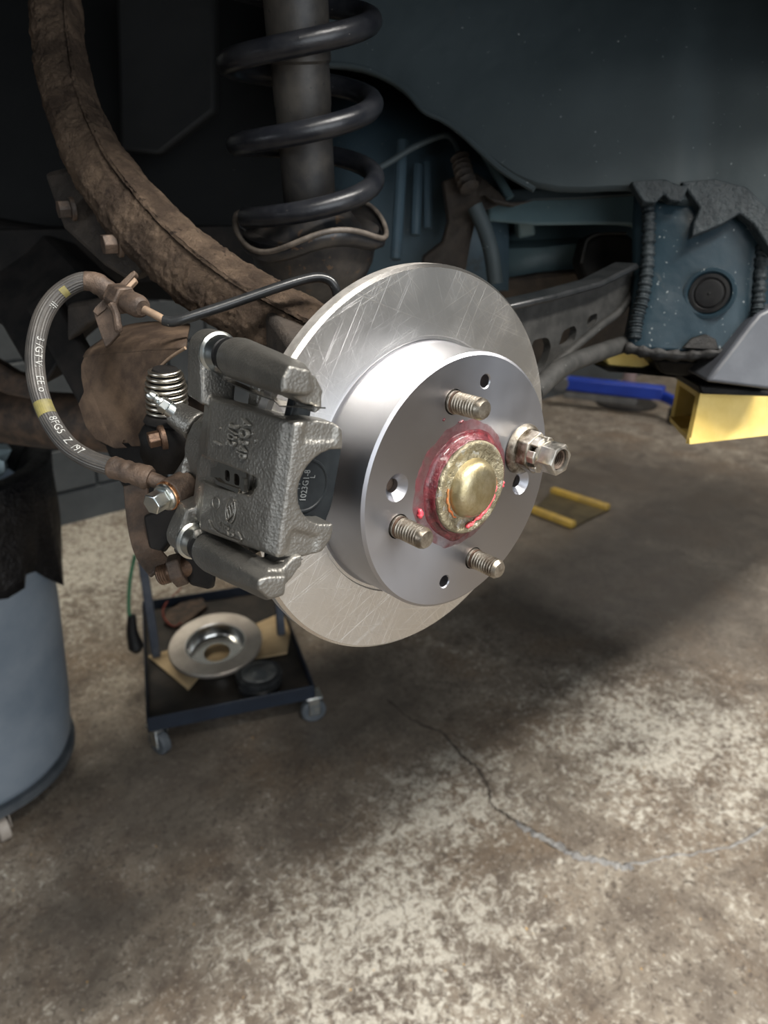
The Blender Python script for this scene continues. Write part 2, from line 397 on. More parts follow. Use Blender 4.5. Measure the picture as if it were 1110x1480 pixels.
simple('ceiling_plain', (0.16, 0.155, 0.15), (0.20, 0.195, 0.19), 2, 0.9)
simple('bottle_green', (0.40, 0.50, 0.44), (0.46, 0.56, 0.50), 10, 0.4)
simple('bottle_teal', (0.22, 0.42, 0.34), None, 10, 0.4)
simple('red_cord', (0.16, 0.03, 0.02), None, 10, 0.5)
simple('green_cord', (0.04, 0.16, 0.08), None, 10, 0.5)
simple('crack_dark', (0.045, 0.036, 0.028), (0.09, 0.075, 0.06), 30, 0.8)
simple('crack_filler', (0.20, 0.195, 0.19), (0.34, 0.33, 0.31), 40, 0.6, 0.0, 0.8, 90, bdist=0.01)

# stained concrete floor, some light and shade painted into its colour
t = NT('concrete')
big = t.noise(2.1, 5, 0.6, 0.3); mid = t.noise(9, 7, 0.68, 0.6); fine = t.noise(52, 8, 0.74, 0.9); vf = t.noise(170, 5, 0.72)
c = t.ramp(mid, 0.34, 0.66, (0.115, 0.092, 0.073), (0.30, 0.258, 0.205))
c = t.mix(t.ramp(t.noise(3.3, 5, 0.65, 0.3), 0.48, 0.66), c, (0.190, 0.142, 0.100))
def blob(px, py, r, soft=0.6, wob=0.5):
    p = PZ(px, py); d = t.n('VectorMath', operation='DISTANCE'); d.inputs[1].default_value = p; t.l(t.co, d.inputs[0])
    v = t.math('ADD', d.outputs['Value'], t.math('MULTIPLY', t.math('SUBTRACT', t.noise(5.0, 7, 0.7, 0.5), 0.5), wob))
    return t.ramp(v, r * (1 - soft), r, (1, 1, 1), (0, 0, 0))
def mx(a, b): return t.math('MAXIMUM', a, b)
pale = mx(mx(blob(960, 1060, 0.42, 0.7), blob(560, 1350, 0.42, 0.8)), mx(blob(130, 800, 0.75, 0.7), blob(640, 1150, 0.26, 0.8)))  # pale patches, partly pools of light painted into the floor
dark = mx(mx(blob(430, 1190, 0.20, 0.8, 0.3), blob(230, 1130, 0.40, 0.8)), mx(mx(blob(880, 830, 0.85, 0.6, 0.7), blob(930, 720, 1.1, 0.6, 0.8)), mx(blob(500, 1020, 0.46, 0.7), blob(140, 1330, 0.22, 0.8))))  # oil stains, plus the shade under the car painted in
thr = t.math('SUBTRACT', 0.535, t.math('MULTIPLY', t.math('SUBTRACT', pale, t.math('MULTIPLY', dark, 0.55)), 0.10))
fl = t.math('MULTIPLY', t.math('SUBTRACT', t.math('ADD', t.math('MULTIPLY', fine, 0.72), t.math('MULTIPLY', mid, 0.28)), thr), 11.0, True)
c = t.mix(t.math('MULTIPLY', fl, 0.85), c, t.mix(t.ramp(vf, 0.3, 0.7), (0.44, 0.405, 0.335), (0.72, 0.69, 0.61)))
fl2 = t.math('MULTIPLY', t.math('SUBTRACT', t.noise(110, 6, 0.74, 0.8), 0.57), 12.0, True)
c = t.mix(t.math('MULTIPLY', fl2, 0.6), c, (0.60, 0.56, 0.475))
c = t.mix(t.math('MULTIPLY', t.ramp(t.noise(66, 6, 0.74, 0.7), 0.52, 0.62), 0.85), c, (0.085, 0.066, 0.052))
c = t.mix(t.ramp(t.noise(90, 2, 0.5), 0.74, 0.77), c, (0.60, 0.36, 0.11))
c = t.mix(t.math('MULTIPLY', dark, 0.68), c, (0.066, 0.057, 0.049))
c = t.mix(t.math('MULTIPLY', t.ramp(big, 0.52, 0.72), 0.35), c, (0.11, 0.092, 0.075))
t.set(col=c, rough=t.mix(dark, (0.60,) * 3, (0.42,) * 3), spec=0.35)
b1 = t.bump(fine, 0.4, 0.006); t.bump(vf, 0.4, 0.0025, b1)

# ================================================================== the room
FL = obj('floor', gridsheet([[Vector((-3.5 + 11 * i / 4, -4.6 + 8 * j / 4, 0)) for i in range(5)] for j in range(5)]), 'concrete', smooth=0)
struct(FL)
WY = 2.87
wall = struct(obj('wall_back', box(11, 0.12, 3.3, (2.0, WY + 0.072, 1.65)), 'mortar', smooth=0))
struct(obj('wall_front', box(0.12, 7.6, 3.3, (7.4, -0.8, 1.65)), 'wall_plain', smooth=0))
struct(obj('wall_rear', box(0.12, 7.6, 3.3, (-3.4, -0.8, 1.65)), 'wall_plain', smooth=0))
struct(obj('ceiling', box(11, 7.8, 0.1, (2.0, -0.8, 3.36)), 'ceiling_plain', smooth=0))
# painted concrete blocks, each its own piece
bw, bh, z0 = 0.40, 0.193, -0.042
protos = []
for k in range(3):
    o = obj('block', box(bw - 0.012 - 0.002 * k, 0.03, bh - 0.011), 'block_paint', smooth=0, bevel=0.004, bseg=1); protos.append(o)
first = set()
for r_ in range(9):
    for c_ in range(11):
        k = (r_ * 7 + c_ * 5) % 3
        if k in first: o = protos[k].copy(); COL.objects.link(o)
        else: o = protos[k]; first.add(k)
        o.location = (-0.9 + c_ * bw + (bw / 2 if r_ % 2 else 0), WY + 0.003 * math.sin(r_ * 3 + c_ * 7), z0 + (r_ + 0.5) * bh)
        o.parent = wall
# floor crack: recessed dark split and a grey filler ridge
def ribbon(px, wd, z=0.0015, jit=0.004, n=7):
    P = smooth_path([PZ(x, y) for x, y in px], n); V, Fc = [], []
    for i, p in enumerate(P):
        tdir = (P[min(i + 1, len(P) - 1)] - P[max(i - 1, 0)]).normalized(); nn = Vector((-tdir.y, tdir.x, 0))
        wv = wd * (0.5 + random.random()) * (0.25 if i in (0, len(P) - 1) else 1); p = p + nn * random.uniform(-jit, jit)
        V += [p - nn * wv + Vector((0, 0, 0.0003)), p + Vector((0, 0, z)), p + nn * wv + Vector((0, 0, 0.0003))]
    for i in range(len(P) - 1):
        a = 3 * i; Fc += [(a, a + 1, a + 4, a + 3), (a + 1, a + 2, a + 5, a + 4)]
    return V, Fc
obj('crack', ribbon([(560, 1010), (595, 1040), (640, 1060), (670, 1095), (690, 1110), (705, 1140), (712, 1165), (735, 1180), (760, 1195), (795, 1220), (840, 1235)], 0.004, 0.0006), 'crack_dark', FL)
obj('crack_filler', ribbon([(745, 1188), (775, 1206), (805, 1222), (830, 1236), (860, 1243), (895, 1252), (915, 1254)], 0.008, 0.006), 'crack_filler', FL)
obj('crack_filler', ribbon([(900, 1252), (960, 1240), (1010, 1232), (1060, 1222), (1110, 1195)], 0.003, 0.002), 'crack_filler', FL)

# ================================================================== refuse bin on casters
bp = PZ(30, 1250); BR0, BR1 = 0.225, 0.275
sil = PD(100, 1120, 1.70); bc = sil - CR * BR0; bc = Vector((bc.x, bc.y, 0))
BZ0, BZ1 = 0.095, 0.81
bin_ = thing('trash_bin', 'round blue-grey plastic trash bin on casters with a black bag folded over its rim', 'bin', bc)
B = Matrix.Translation(bc)
bprof = [(0.02, BZ0 + .012), (BR0 - 0.03, BZ0), (BR0 - 0.008, BZ0 + 0.015), (BR0, BZ0 + 0.035), (BR0 + 0.012, BZ0 + 0.13), (BR0 + 0.030, BZ0 + 0.38), (BR1 - 0.012, BZ1 - 0.10), (BR1 - 0.012, BZ1 - 0.075), (BR1 + 0.006, BZ1 - 0.07), (BR1 + 0.010, BZ1 - 0.02), (BR1 + 0.004, BZ1), (BR1 - 0.012, BZ1), (BR1 - 0.03, BZ0 + 0.30), (0.02, BZ0 + 0.26)]
obj('bin_body', tr(B, lathe(bprof, 64)), 'bin_plastic', bin_, smooth=50)
dr = obj('bin_dolly', tr(B, lathe([(0.05, 0.078), (BR0 - 0.012, 0.078), (BR0 + 0.004, 0.086), (BR0 + 0.006, 0.108), (0.05, 0.098)], 48)), 'caster_wheel', bin_)
rows = []
for i in range(9):
    row = []
    for j in range(61):
        a = 2 * math.pi * j / 60; f_ = i / 8
        hang = 0.13 + 0.13 * (0.5 + 0.5 * math.sin(a * 2.0 + 2.3)) + 0.03 * math.sin(a * 9)
        rr = BR1 + 0.016 + 0.010 * math.sin(a * 13 + f_ * 3) * f_ + 0.006 * math.sin(a * 29)
        zz = BZ1 + 0.008 - f_ * hang
        if i == 0: rr = BR1 - 0.05; zz = BZ1 - 0.05
        if i == 1: rr = BR1 - 0.005; zz = BZ1 + 0.014
        if i == 2: rr = BR1 + 0.022; zz = BZ1 + 0.006
        rr += (-0.020 * max(0, f_ - 0.3))
        row.append(bc + Vector((rr * math.cos(a), rr * math.sin(a), zz)))
    rows.append(row)
obj('bin_bag', gridsheet(rows), 'bin_bag', bin_, smooth=80, solid=0.002)
# crumpled shop paper heaped in the bin
for k, (ox, oy, s_) in enumerate([(0.13, -0.04, 0.10)]):
    V, Fc = lathe([(0.001, -0.5), (0.55, -0.42), (0.95, -0.1), (0.98, 0.15), (0.6, 0.42), (0.001, 0.5)], 14)
    V = [bc + Vector((ox, oy, BZ1 + 0.0)) + Vector(v) * s_ * (0.75 + 0.5 * mnoise.noise(Vector(v) * 2.2 + Vector((k * 5, 0, 0)))) for v in V]
    p_ = obj('shop_paper', (V, Fc), 'shop_paper', None, smooth=0)
    tag(p_, 'crumpled pale blue shop paper heaped in the top of the black bin bag', 'paper')
for k in range(3):
    a = math.atan2(bp.y - bc.y, bp.x - bc.x) + k * 2 * math.pi / 3
    p = bc + Vector((math.cos(a), math.sin(a), 0)) * (BR0 - 0.035)
    ax = Vector((-math.sin(a), math.cos(a), 0))
    cs = obj('caster', cyl(p + Vector((0, 0, 0.03)) - ax * 0.011, p + Vector((0, 0, 0.03)) + ax * 0.011, 0.030, seg=28), 'caster_tan', bin_, bevel=0.003)
    fk = add(boxm(p + ax * 0.016 + Vector((0, 0, 0.053)), ax.cross(Vector((0, 0, 1))), ax, Vector((0, 0, 1)), 0.026, 0.003, 0.052),
             boxm(p - ax * 0.016 + Vector((0, 0, 0.053)), ax.cross(Vector((0, 0, 1))), ax, Vector((0, 0, 1)), 0.026, 0.003, 0.052),
             boxm(p + Vector((0, 0, 0.078)), ax.cross(Vector((0, 0, 1))), ax, Vector((0, 0, 1)), 0.036, 0.04, 0.006))
    obj('caster_fork', fk, 'caster_tan', cs, bevel=0.0015)

# ================================================================== rolling parts cart
ca_, cb_ = PZ(222, 1096), PZ(456, 1046)
ex = (cb_ - ca_); CWd = ex.length; ex.normalize(); ey = Vector((-ex.y, ex.x, 0)); ez = Vector((0, 0, 1)); CDp = 0.60
cart = thing('parts_cart', 'dark blue steel rolling cart with an open bottom tray holding old brake parts', 'cart', ca_)
def ct_(a, b, z): return ca_ + ex * a + ey * b + ez * z
TZ = 0.085
obj('tray', add(boxm(ct_(CWd / 2, CDp / 2, TZ + 0.006), ex, ey, ez, CWd, CDp, 0.006)), 'cart_tray', cart, smooth=0)
def rail(a0, b0, a1, b1, h=0.042, nm='rail', th=0.005):
    p, q = ct_(a0, b0, TZ + h / 2), ct_(a1, b1, TZ + h / 2); d = (q - p).normalized()
    return obj(nm, boxm((p + q) / 2, d, ez.cross(d), ez, (q - p).length + th, th, h), 'cart_paint', cart, bevel=0.0012)
rail(0, 0, CWd, 0); rail(0, CDp, CWd, CDp); rail(0, 0, 0, CDp); rail(CWd, 0, CWd, CDp)
for (a, b) in ((0.03, CDp * 0.52), (CWd - 0.03, CDp * 0.52)):
    obj('upright', boxm(ct_(a, b, TZ + 0.29), ex, ey, ez, 0.024, 0.024, 0.58), 'cart_post', cart, bevel=0.003)
obj('top_tray', boxm(ct_(CWd * 0.56, CDp * 0.5, 0.665), ex, ey, ez, CWd * 0.86, 0.28, 0.03), 'cart_paint', cart, bevel=0.004)
for k, (a, b) in enumerate(((0.02, 0.02), (CWd - 0.0, 0.02), (CWd - 0.02, CDp - 0.02), (0.02, CDp - 0.02))):
    p = ct_(a, b, 0); ax = (ex * math.cos(0.6 + k) + ey * math.sin(0.6 + k))
    cs = obj('caster', add(cyl(p + ez * 0.034 - ax * 0.012, p + ez * 0.034 + ax * 0.012, 0.034, seg=28)), 'caster_wheel', cart, bevel=0.004)
    sd = ax.cross(ez)
    fk = add(boxm(p + ax * 0.017 + ez * 0.055, sd, ax, ez, 0.03, 0.003, 0.058), boxm(p - ax * 0.017 + ez * 0.055, sd, ax, ez, 0.03, 0.003, 0.058), boxm(p + ez * 0.082, sd, ax, ez, 0.045, 0.045, 0.006))
    obj('caster_fork', fk, 'zinc', cs, bevel=0.0015)
# things lying in the cart's tray
TT = TZ + 0.010
def on_tray(x, y, z=TT): return PZ(x, y, z)
cbd = on_tray(330, 945)
pts = [on_tray(x, y, TT + 0.004) for x, y in ((214, 950), (272, 998), (300, 965), (415, 945), (421, 905), (405, 888), (360, 908), (250, 940))]
card = obj('cardboard_sheet', extr(pts, (0, 0, 0.005)), 'cardboard', None, smooth=0)
tag(card, 'torn brown cardboard sheet lying flat in the cart tray beneath the old disc', 'cardboard')
oc = on_tray(313, 936, TT + 0.045); tilt = Matrix.Rotation(R(6), 4, 'X')
OR = thing('old_brake_disc', 'worn brake disc lying hat-down on cardboard in the cart tray', 'brake disc', (oc.x, oc.y, TT + 0.009))
om = Matrix.Translation(Vector((oc.x, oc.y, TT + 0.022))) @ Matrix.Rotation(R(9), 4, CR) @ Matrix.Scale(1.14, 4)
oring = [(0.072, 0.036), (0.074, 0.040), (0.112, 0.040), (0.1144, 0.038), (0.1144, 0.031), (0.112, 0.029), (0.074, 0.029)]
obj('friction_ring', tr(om, lathe(oring, 72, True)), 'old_ring', OR)
ohat = [(0.032, 0.0), (0.066, 0.0), (0.070, 0.003), (0.074, 0.030), (0.0735, 0.037), (0.070, 0.037), (0.0665, 0.010), (0.064, 0.007), (0.032, 0.007)]
obj('hat', tr(om, lathe(ohat, 72, True)), 'old_hat', OR)
pp = on_tray(376, 992)
PR = thing('old_hub_bearing', 'grimy round old hub part lying beside the worn disc in the tray', 'hub part', (pp.x, pp.y, TT))
pm = Matrix.Translation(Vector((pp.x, pp.y, TT)))
obj('housing', tr(pm, lathe([(0.03, 0), (0.058, 0.002), (0.060, 0.018), (0.055, 0.022), (0.055, 0.03), (0.062, 0.034), (0.062, 0.044), (0.056, 0.048), (0.03, 0.048)], 40)), 'black_paint', PR)
obj('face_plate', tr(pm, lathe([(0.0005, 0.058), (0.018, 0.057), (0.026, 0.051), (0.046, 0.050), (0.050, 0.046), (0.040, 0.044)], 40)), 'old_part', PR)
p1 = on_tray(255, 900, TT)
bt = obj('brake_pad', extr([on_tray(x, y, TT) for x, y in ((238, 905), (262, 912), (300, 880), (292, 868), (262, 876), (240, 890))], (0, 0, 0.014)), 'rust_dark', None, bevel=0.002)
tag(bt, 'rusty old brake pad lying behind the worn disc in the cart tray', 'brake pad')
cordp = smooth_path([on_tray(x, y, TT + 0.020) for x, y in ((262, 850), (240, 872), (236, 890), (250, 905), (262, 900))], 6)
tag(obj('red_cable', tube(cordp, 0.0025, 8), 'red_cord'), 'thin red cable curled in the back of the cart tray', 'cable')
# cable and plug hanging on the cart's far side
hp = smooth_path([ct_(0.012, 0.33, 0.42), ct_(-0.012, 0.33, 0.34), ct_(-0.026, 0.325, 0.25), ct_(-0.022, 0.32, 0.17)], 6)
cab = thing('hanging_cable', 'green cable with a black plug hanging beside the cart upright', 'cable', ct_(-0.022, 0.32, 0.12))
obj('cord', tube(hp, 0.005, 8), 'green_cord', cab)
obj('plug', tube([ct_(-0.02, 0.32, 0.24), ct_(-0.026, 0.32, 0.19), ct_(-0.022, 0.315, 0.14), ct_(-0.022, 0.315, 0.125)], [0.012, 0.016, 0.022, 0.012], 12), 'black_rubber', cab)
# bottles on the cart's top tray
for nm, px, py, rr, m_, lb in (('spray_bottle', 213, 655, 0.030, 'bottle_green', 'pale green plastic bottle standing on the cart top tray'), ('small_bottle', 243, 668, 0.016, 'zinc', 'small light blue-grey can standing on the cart top tray')):
    b_ = PZ(px, py, 0.70); b_.z = 0.68
    tag(obj(nm, tr(Matrix.Translation(b_), lathe([(0.001, 0), (rr, 0), (rr * 1.05, 0.01), (rr, 0.05), (rr * 0.55, 0.07), (rr * 0.5, 0.085), (0.001, 0.086)], 24)), m_, None), lb, 'bottle')

# ================================================================== far floor: blue lift arm, floor plate
pa, pb = PZ(806, 584, 0), PZ(985, 606, 0)
bx = (pb - pa).normalized(); by = Vector((-bx.y, bx.x, 0)); L = (pb - pa).length
bl = thing('blue_lift_arm', 'low blue steel lift arm resting on the floor beyond the car', 'lift arm', PZ(905, 580))
zb = 0.16
obj('arm_beam', boxm(pa + bx * L * 0.42 + ez * zb, bx, by, ez, L * 0.84, 0.10, 0.085), 'blue_lift', bl, bevel=0.01)
obj('arm_lower_beam', boxm(pa + bx * L * 0.35 + ez * (zb - 0.075), bx, by, ez, L * 0.6, 0.08, 0.05), 'lift_grey', bl, bevel=0.008)
d2 = (bx * 0.6 - by * 0.8).normalized()
obj('arm_brace', boxm(pa + bx * L * 0.84 + d2 * 0.18 + ez * (zb - 0.02), d2, ez.cross(d2), ez, 0.5, 0.05, 0.06), 'blue_lift', bl, bevel=0.008)
obj('end_foot', cyl(pa + bx * (L * 0.98) - by * 0.12, pa + bx * (L * 0.98) - by * 0.12 + ez * 0.10, 0.06, seg=24), 'lift_dark', bl, bevel=0.01)
obj('arm_end_cap', cyl(pa + bx * 0.02 + ez * zb - by * 0.06, pa + bx * 0.02 + ez * zb + by * 0.06, 0.055, seg=24), 'lift_grey', bl, bevel=0.005)
jc = PZ(905, 584)
js = bl
obj('pad_base', tr(Matrix.Translation(jc), lathe([(0.01, 0), (0.21, 0), (0.21, 0.012), (0.16, 0.03), (0.06, 0.05), (0.01, 0.052)], 40)), 'lift_dark', js)
obj('pad_post', cyl(jc + ez * 0.04, jc + ez * 0.42, 0.045, seg=20), 'pink_post', js)
obj('pad_saddle', tr(Matrix.Translation(jc + ez * 0.42), lathe([(0.01, 0), (0.06, 0), (0.075, 0.02), (0.075, 0.035), (0.01, 0.03)], 24)), 'lift_dark', js)
qc = [PZ(768, 741), PZ(829, 764), PZ(879, 739), PZ(797, 713)]
fp = thing('floor_plate', 'flat metal floor plate with two raised yellow edges lying on the concrete', 'plate', (qc[0] + qc[2]) / 2)
obj('plate', extr([q + ez * 0.002 for q in qc], (0, 0, 0.008)), 'plate_metal', fp, smooth=0)
for i, j in ((0, 1), (3, 2)):
    d = (qc[j] - qc[i]).normalized()
    obj('edge_rail', boxm((qc[i] + qc[j]) / 2 + ez * 0.018, d, ez.cross(d), ez, (qc[j] - qc[i]).length, 0.035, 0.03), 'plate_yellow', fp, bevel=0.006)

# ================================================================== the raised car: wheel well and underbody
CFH = Vector((st, ct, 0))
car = thing('car', 'dark blue-green car raised on a lift, seen into its dirty rear wheel well', 'car', (0.6, 0.8, HZ - 0.1))
def lerp(a, b, t_): return a + (b - a) * t_
def pd3(l): return [PD(*q) for q in l]
# inner fender sheet
bot = [(430, 96), (505, 98), (548, 110), (585, 132), (612, 162), (640, 176), (668, 196), (722, 246), (772, 277), (850, 282), (918, 272), (955, 292), (992, 300), (1010, 300), (1060, 292), (1120, 330), (1190, 360), (1330, 420)]
dep = [.78, .765, .757, .75, .745, .742, .738, .728, .72, .705, .692, .684, .676, .684, .668, .655, .64, .60]
rows = []
for i in range(8):
    f_ = i / 7
    rows.append([PD(lerp(x + (x - 760) * 0.05, x, f_), lerp(-110, y, f_), d_ + 0.03 * (1 - f_) ** 2) for (x, y), d_ in zip(bot, dep)])
ef = CFH * 0.012 + Vector((0, 0, 0.002))
rows.append([p + ef for p in rows[-1]])
obj('inner_fender', gridsheet(rows), 'fender_paint', car, smooth=60, solid=0.0025, sub=1)
# folded lip that borders the fender cut-out
lip = smooth_path([PD(x, y - 3, d_ - 0.006) for (x, y), d_ in zip(bot[:9], dep[:9])], 5)
obj('fender_lip', tube(lip, 0.0032, 8, up0=CF), 'fender_paint', car)
# torn seam sealer flaps
def flap(pts, th=0.004, m='sealer', nm='sealer_flap', bev=0.0015):
    return obj(nm, extr([PD(x, y, 0.684 - (x - 912) * 0.00014) for x, y in pts], CF * th), m, car, bevel=bev)
flap([(912, 262), (960, 258), (985, 268), (1000, 262), (985, 292), (968, 290), (960, 280), (948, 293), (930, 292)], 0.01)
flap([(985, 262), (1035, 258), (1080, 270), (1110, 300), (1120, 345), (1098, 330), (1070, 308), (1048, 322), (1000, 342), (1004, 318), (1012, 300)], 0.010)
flap([(1075, 300), (1095, 300), (1125, 345), (1125, 375), (1100, 340)], 0.012)
# sill end panel
rows = [[(918, 282, .715), (940, 284, .700), (985, 282, .688), (1035, 295, .680), (1080, 310, .676), (1098, 322, .674), (1140, 335, .70)],
        [(915, 330, .718), (940, 332, .702), (985, 335, .690), (1035, 338, .683), (1080, 345, .679), (1100, 352, .677), (1140, 360, .70)],
        [(915, 390, .722), (938, 392, .706), (985, 395, .695), (1035, 398, .688), (1075, 400, .684), (1094, 402, .682), (1140, 405, .70)],
        [(912, 440, .725), (930, 445, .708), (985, 448, .698), (1035, 450, .691), (1075, 452, .687), (1090, 452, .685), (1140, 455, .70)],
        [(905, 480, .728), (918, 486, .711), (985, 490, .701), (1035, 492, .694), (1075, 492, .690), (1090, 490, .688), (1140, 490, .70)],
        [(902, 496, .730), (915, 503, .712), (985, 508, .702), (1035, 506, .695), (1075, 506, .691), (1090, 506, .689), (1140, 506, .70)]]
obj('sill_panel', gridsheet(gridsub([pd3(r_) for r_ in rows], 3)), 'sill_paint', car, smooth=60, solid=0.003)
# ribbed sealer bead along the sill edge
def bead(P, r0, nm, per=1.45, seg=10, m='sealer'):
    P = smooth_path(P, 30); rr = [r0 * (1 + 0.13 * math.sin(i * per) + 0.10 * math.sin(i * 0.7)) for i in range(len(P))]
    return obj(nm, tube(P, rr, seg), m, car, smooth=70)
bead(pd3([(936, 282, .699), (938, 330, .700), (935, 390, .704), (929, 430, .706), (921, 460, .708), (917, 490, .710)]), 0.0062, 'sealer_bead')
bead(pd3([(1104, 320, .672), (1100, 380, .676), (1096, 440, .680), (1092, 462, .682)]), 0.0058, 'sealer_bead')
pc = PD(1025, 424, 0.6845); pn = (CAM - pc + CR * -0.08).normalized(); pm = frame_z(pc, pn)
obj('plug_recess', tr(pm, lathe([(0.024, -0.004), (0.0235, 0.0008), (0.0205, 0.0012), (0.0185, -0.0012), (0.001, -0.0012)], 40)), 'sill_paint', car)
pl = obj('rubber_plug', tr(pm, lathe([(0.0185, -0.001), (0.0180, 0.0010), (0.0150, 0.0014), (0.0140, 0.0006), (0.0132, 0.0004), (0.0125, 0.0022), (0.0110, 0.0026), (0.0005, 0.0024)], 40)), 'black_rubber', car)
obj('plug_nub', tr(pm, lathe([(0.0016, 0.002), (0.0012, 0.0030), (0.0003, 0.0032)], 12)), 'black_rubber', pl)
# pinch weld smeared with tar under the sill
P = smooth_path(pd3([(903, 503, .706), (940, 511, .702), (985, 515, .698), (1030, 512, .692), (1085, 508, .688)]), 6)
obj('pinch_weld', tube(P, [0.005 + 0.0012 * math.sin(i * 1.9) for i in range(len(P))], 8, sect=[(1.0, .45), (.3, .7), (-.6, .6), (-1, 0.1), (-.8, -.5), (.3, -.7), (1, -.4)]), 'tar', car, smooth=60)
obj('tar_patch', extr(pd3([(985, 503, .692), (1000, 488, .692), (1020, 482, .690), (1035, 490, .689), (1040, 506, .688)]), CF * 0.003), 'tar', car, bevel=0.001)
# frame rail and panels ahead of the strut
obj('frame_rail', extr(pd3([(705, 284, .80), (772, 280, .79), (925, 278, .765), (942, 332, .762), (905, 326, .768), (860, 325, .775), (775, 326, .79), (705, 320, .80)]), CFH * 0.05), 'teal_paint', car, bevel=0.004)
obj('rail_flange', extr(pd3([(700, 276, .79), (772, 272, .78), (926, 268, .755), (930, 282, .755), (850, 288, .765), (772, 290, .78), (735, 300, .785)]), CFH * 0.03), 'fender_paint', car, bevel=0.003)
obj('crossmember', gridsheet([pd3([(690, 290, .90), (780, 300, .90), (850, 315, .90), (960, 330, .90)]), pd3([(695, 352, .895), (780, 348, .89), (850, 345, .89), (960, 348, .89)]), pd3([(695, 362, .87), (780, 360, .87), (850, 352, .87), (960, 352, .87)]), pd3([(695, 410, .87), (780, 398, .87), (850, 390, .87), (960, 385, .87)])]), 'teal_paint', car, solid=0.004, smooth=30)
obj('rail_stiffener', extr(pd3([(748, 290, .80), (770, 290, .80), (775, 340, .84), (750, 345, .84)]), CFH * 0.03), 'teal_paint', car, bevel=0.003)
obj('dark_bracket', extr(pd3([(838, 382, .80), (846, 350, .80), (872, 336, .80), (908, 340, .80), (935, 360, .80), (925, 405, .80), (880, 420, .80), (850, 420, .80)]), CFH * 0.04), 'grime_black', car, bevel=0.004)
obj('bracket_edge', tube(smooth_path(pd3([(840, 380, .79), (845, 358, .79), (850, 346, .79), (868, 338, .79), (905, 337, .79)]), 6), 0.0016, 8), 'lca_paint', car)
obj('tank_underside', extr(pd3([(700, 408, .86), (780, 394, .86), (870, 388, .85), (930, 370, .85), (950, 520, .95), (700, 540, .95)]), CFH * 0.2), 'grime_brown', car, bevel=0.004)
# inner wall, rails and rusty bracket seen behind the strut
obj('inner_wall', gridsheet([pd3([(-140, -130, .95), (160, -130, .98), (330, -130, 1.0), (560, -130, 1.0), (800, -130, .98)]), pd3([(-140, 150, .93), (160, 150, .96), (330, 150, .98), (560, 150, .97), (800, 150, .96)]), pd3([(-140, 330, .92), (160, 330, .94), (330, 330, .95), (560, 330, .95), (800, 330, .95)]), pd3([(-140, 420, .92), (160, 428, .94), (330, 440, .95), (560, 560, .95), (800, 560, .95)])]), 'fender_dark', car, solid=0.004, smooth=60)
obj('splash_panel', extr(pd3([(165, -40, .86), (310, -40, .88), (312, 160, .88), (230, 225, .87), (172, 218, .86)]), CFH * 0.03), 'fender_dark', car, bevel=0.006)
obj('blue_panel', gridsheet([pd3([(480, 120, .92), (548, 118, .90), (640, 180, .88), (735, 260, .86)]), pd3([(480, 220, .91), (548, 230, .89), (640, 250, .87), (735, 290, .86)]), pd3([(480, 400, .91), (548, 400, .89), (640, 420, .87), (735, 420, .86)])]), 'underbody_blue', car, solid=0.004, smooth=60)
for (x0, y0, x1, y1, d_, hw) in ((582, 205, 572, 375, .84, 8), (604, 240, 600, 340, .85, 8), (617, 236, 618, 330, .85, 6)):
    obj('panel_rib', tube(pd3([(x0, y0, d_), ((x0 + x1) / 2, (y0 + y1) / 2, d_ - .004), (x1, y1, d_)]), hw * d_ / FPX, 10), 'underbody_blue', car)
obj('wiring_conduit', tube(smooth_path(pd3([(530, 252, .80), (560, 236, .80), (600, 212, .80), (640, 196, .80), (655, 202, .79), (664, 222, .785), (668, 240, .785)]), 6), 0.0034, 10), 'fender_paint', car)
obj('conduit_boot', tube(smooth_path(pd3([(663, 222, .782), (668, 240, .78), (672, 256, .775), (680, 274, .77)]), 6), [0.005 + 0.003 * (i % 3) for i in range(19)], 10), 'grime_brown', car, smooth=60)
obj('rusty_bracket', extr(pd3([(640, 262, .80), (668, 250, .79), (690, 250, .79), (705, 262, .78), (735, 292, .77), (745, 300, .77), (722, 296, .775), (700, 305, .78), (690, 310, .78), (680, 352, .80), (672, 400, .81), (610, 400, .82), (612, 372, .82), (640, 350, .81), (648, 320, .80)]), CFH * 0.03), 'grime_brown', car, bevel=0.005)
obj('bracket_flange', extr(pd3([(700, 282, .765), (735, 292, .76), (772, 290, .76), (745, 298, .758), (715, 293, .762)]), CFH * 0.02), 'grime_brown', car, bevel=0.0015)
obj('stay_rod', tube(pd3([(693, 208, .79), (714, 245, .785), (737, 286, .78)]), 0.005, 10), 'teal_paint', car)
obj('support_leg', tube(smooth_path(pd3([(686, 298, .77), (700, 330, .775), (710, 365, .78), (716, 410, .79)]), 5), 0.0085, 12), 'fender_paint', car)
# wheelhouse roof, outer skin and floor pan (they shade the well)
rows = []
for j in range(25):
    a = R(24 + 140 * j / 24)
    rows.append([Vector((0.66 * math.cos(a), y_, HZ + 0.08 + 0.48 * math.sin(a))) for y_ in (-0.03, 0.25, 0.75)])
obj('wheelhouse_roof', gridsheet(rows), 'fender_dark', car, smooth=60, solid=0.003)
rows = []
for j in range(33):
    a = math.pi * j / 32; c_, s_ = math.cos(a), math.sin(a); k = 1.05 / max(abs(c_), 1e-3); k2 = 0.75 / max(s_, 1e-3); kk = min(k, k2)
    rows.append([Vector((q * c_, -0.035 + 0.0 * q, HZ + 0.05 + q * s_)) for q in (0.52, 0.55, kk)])
obj('quarter_panel', gridsheet(rows), 'fender_paint', car, smooth=30, solid=0.002)
obj('floor_pan', box(3.6, 1.1, 0.06, (0.9, 1.16, HZ + 0.09)), 'grime_black', car, smooth=0)
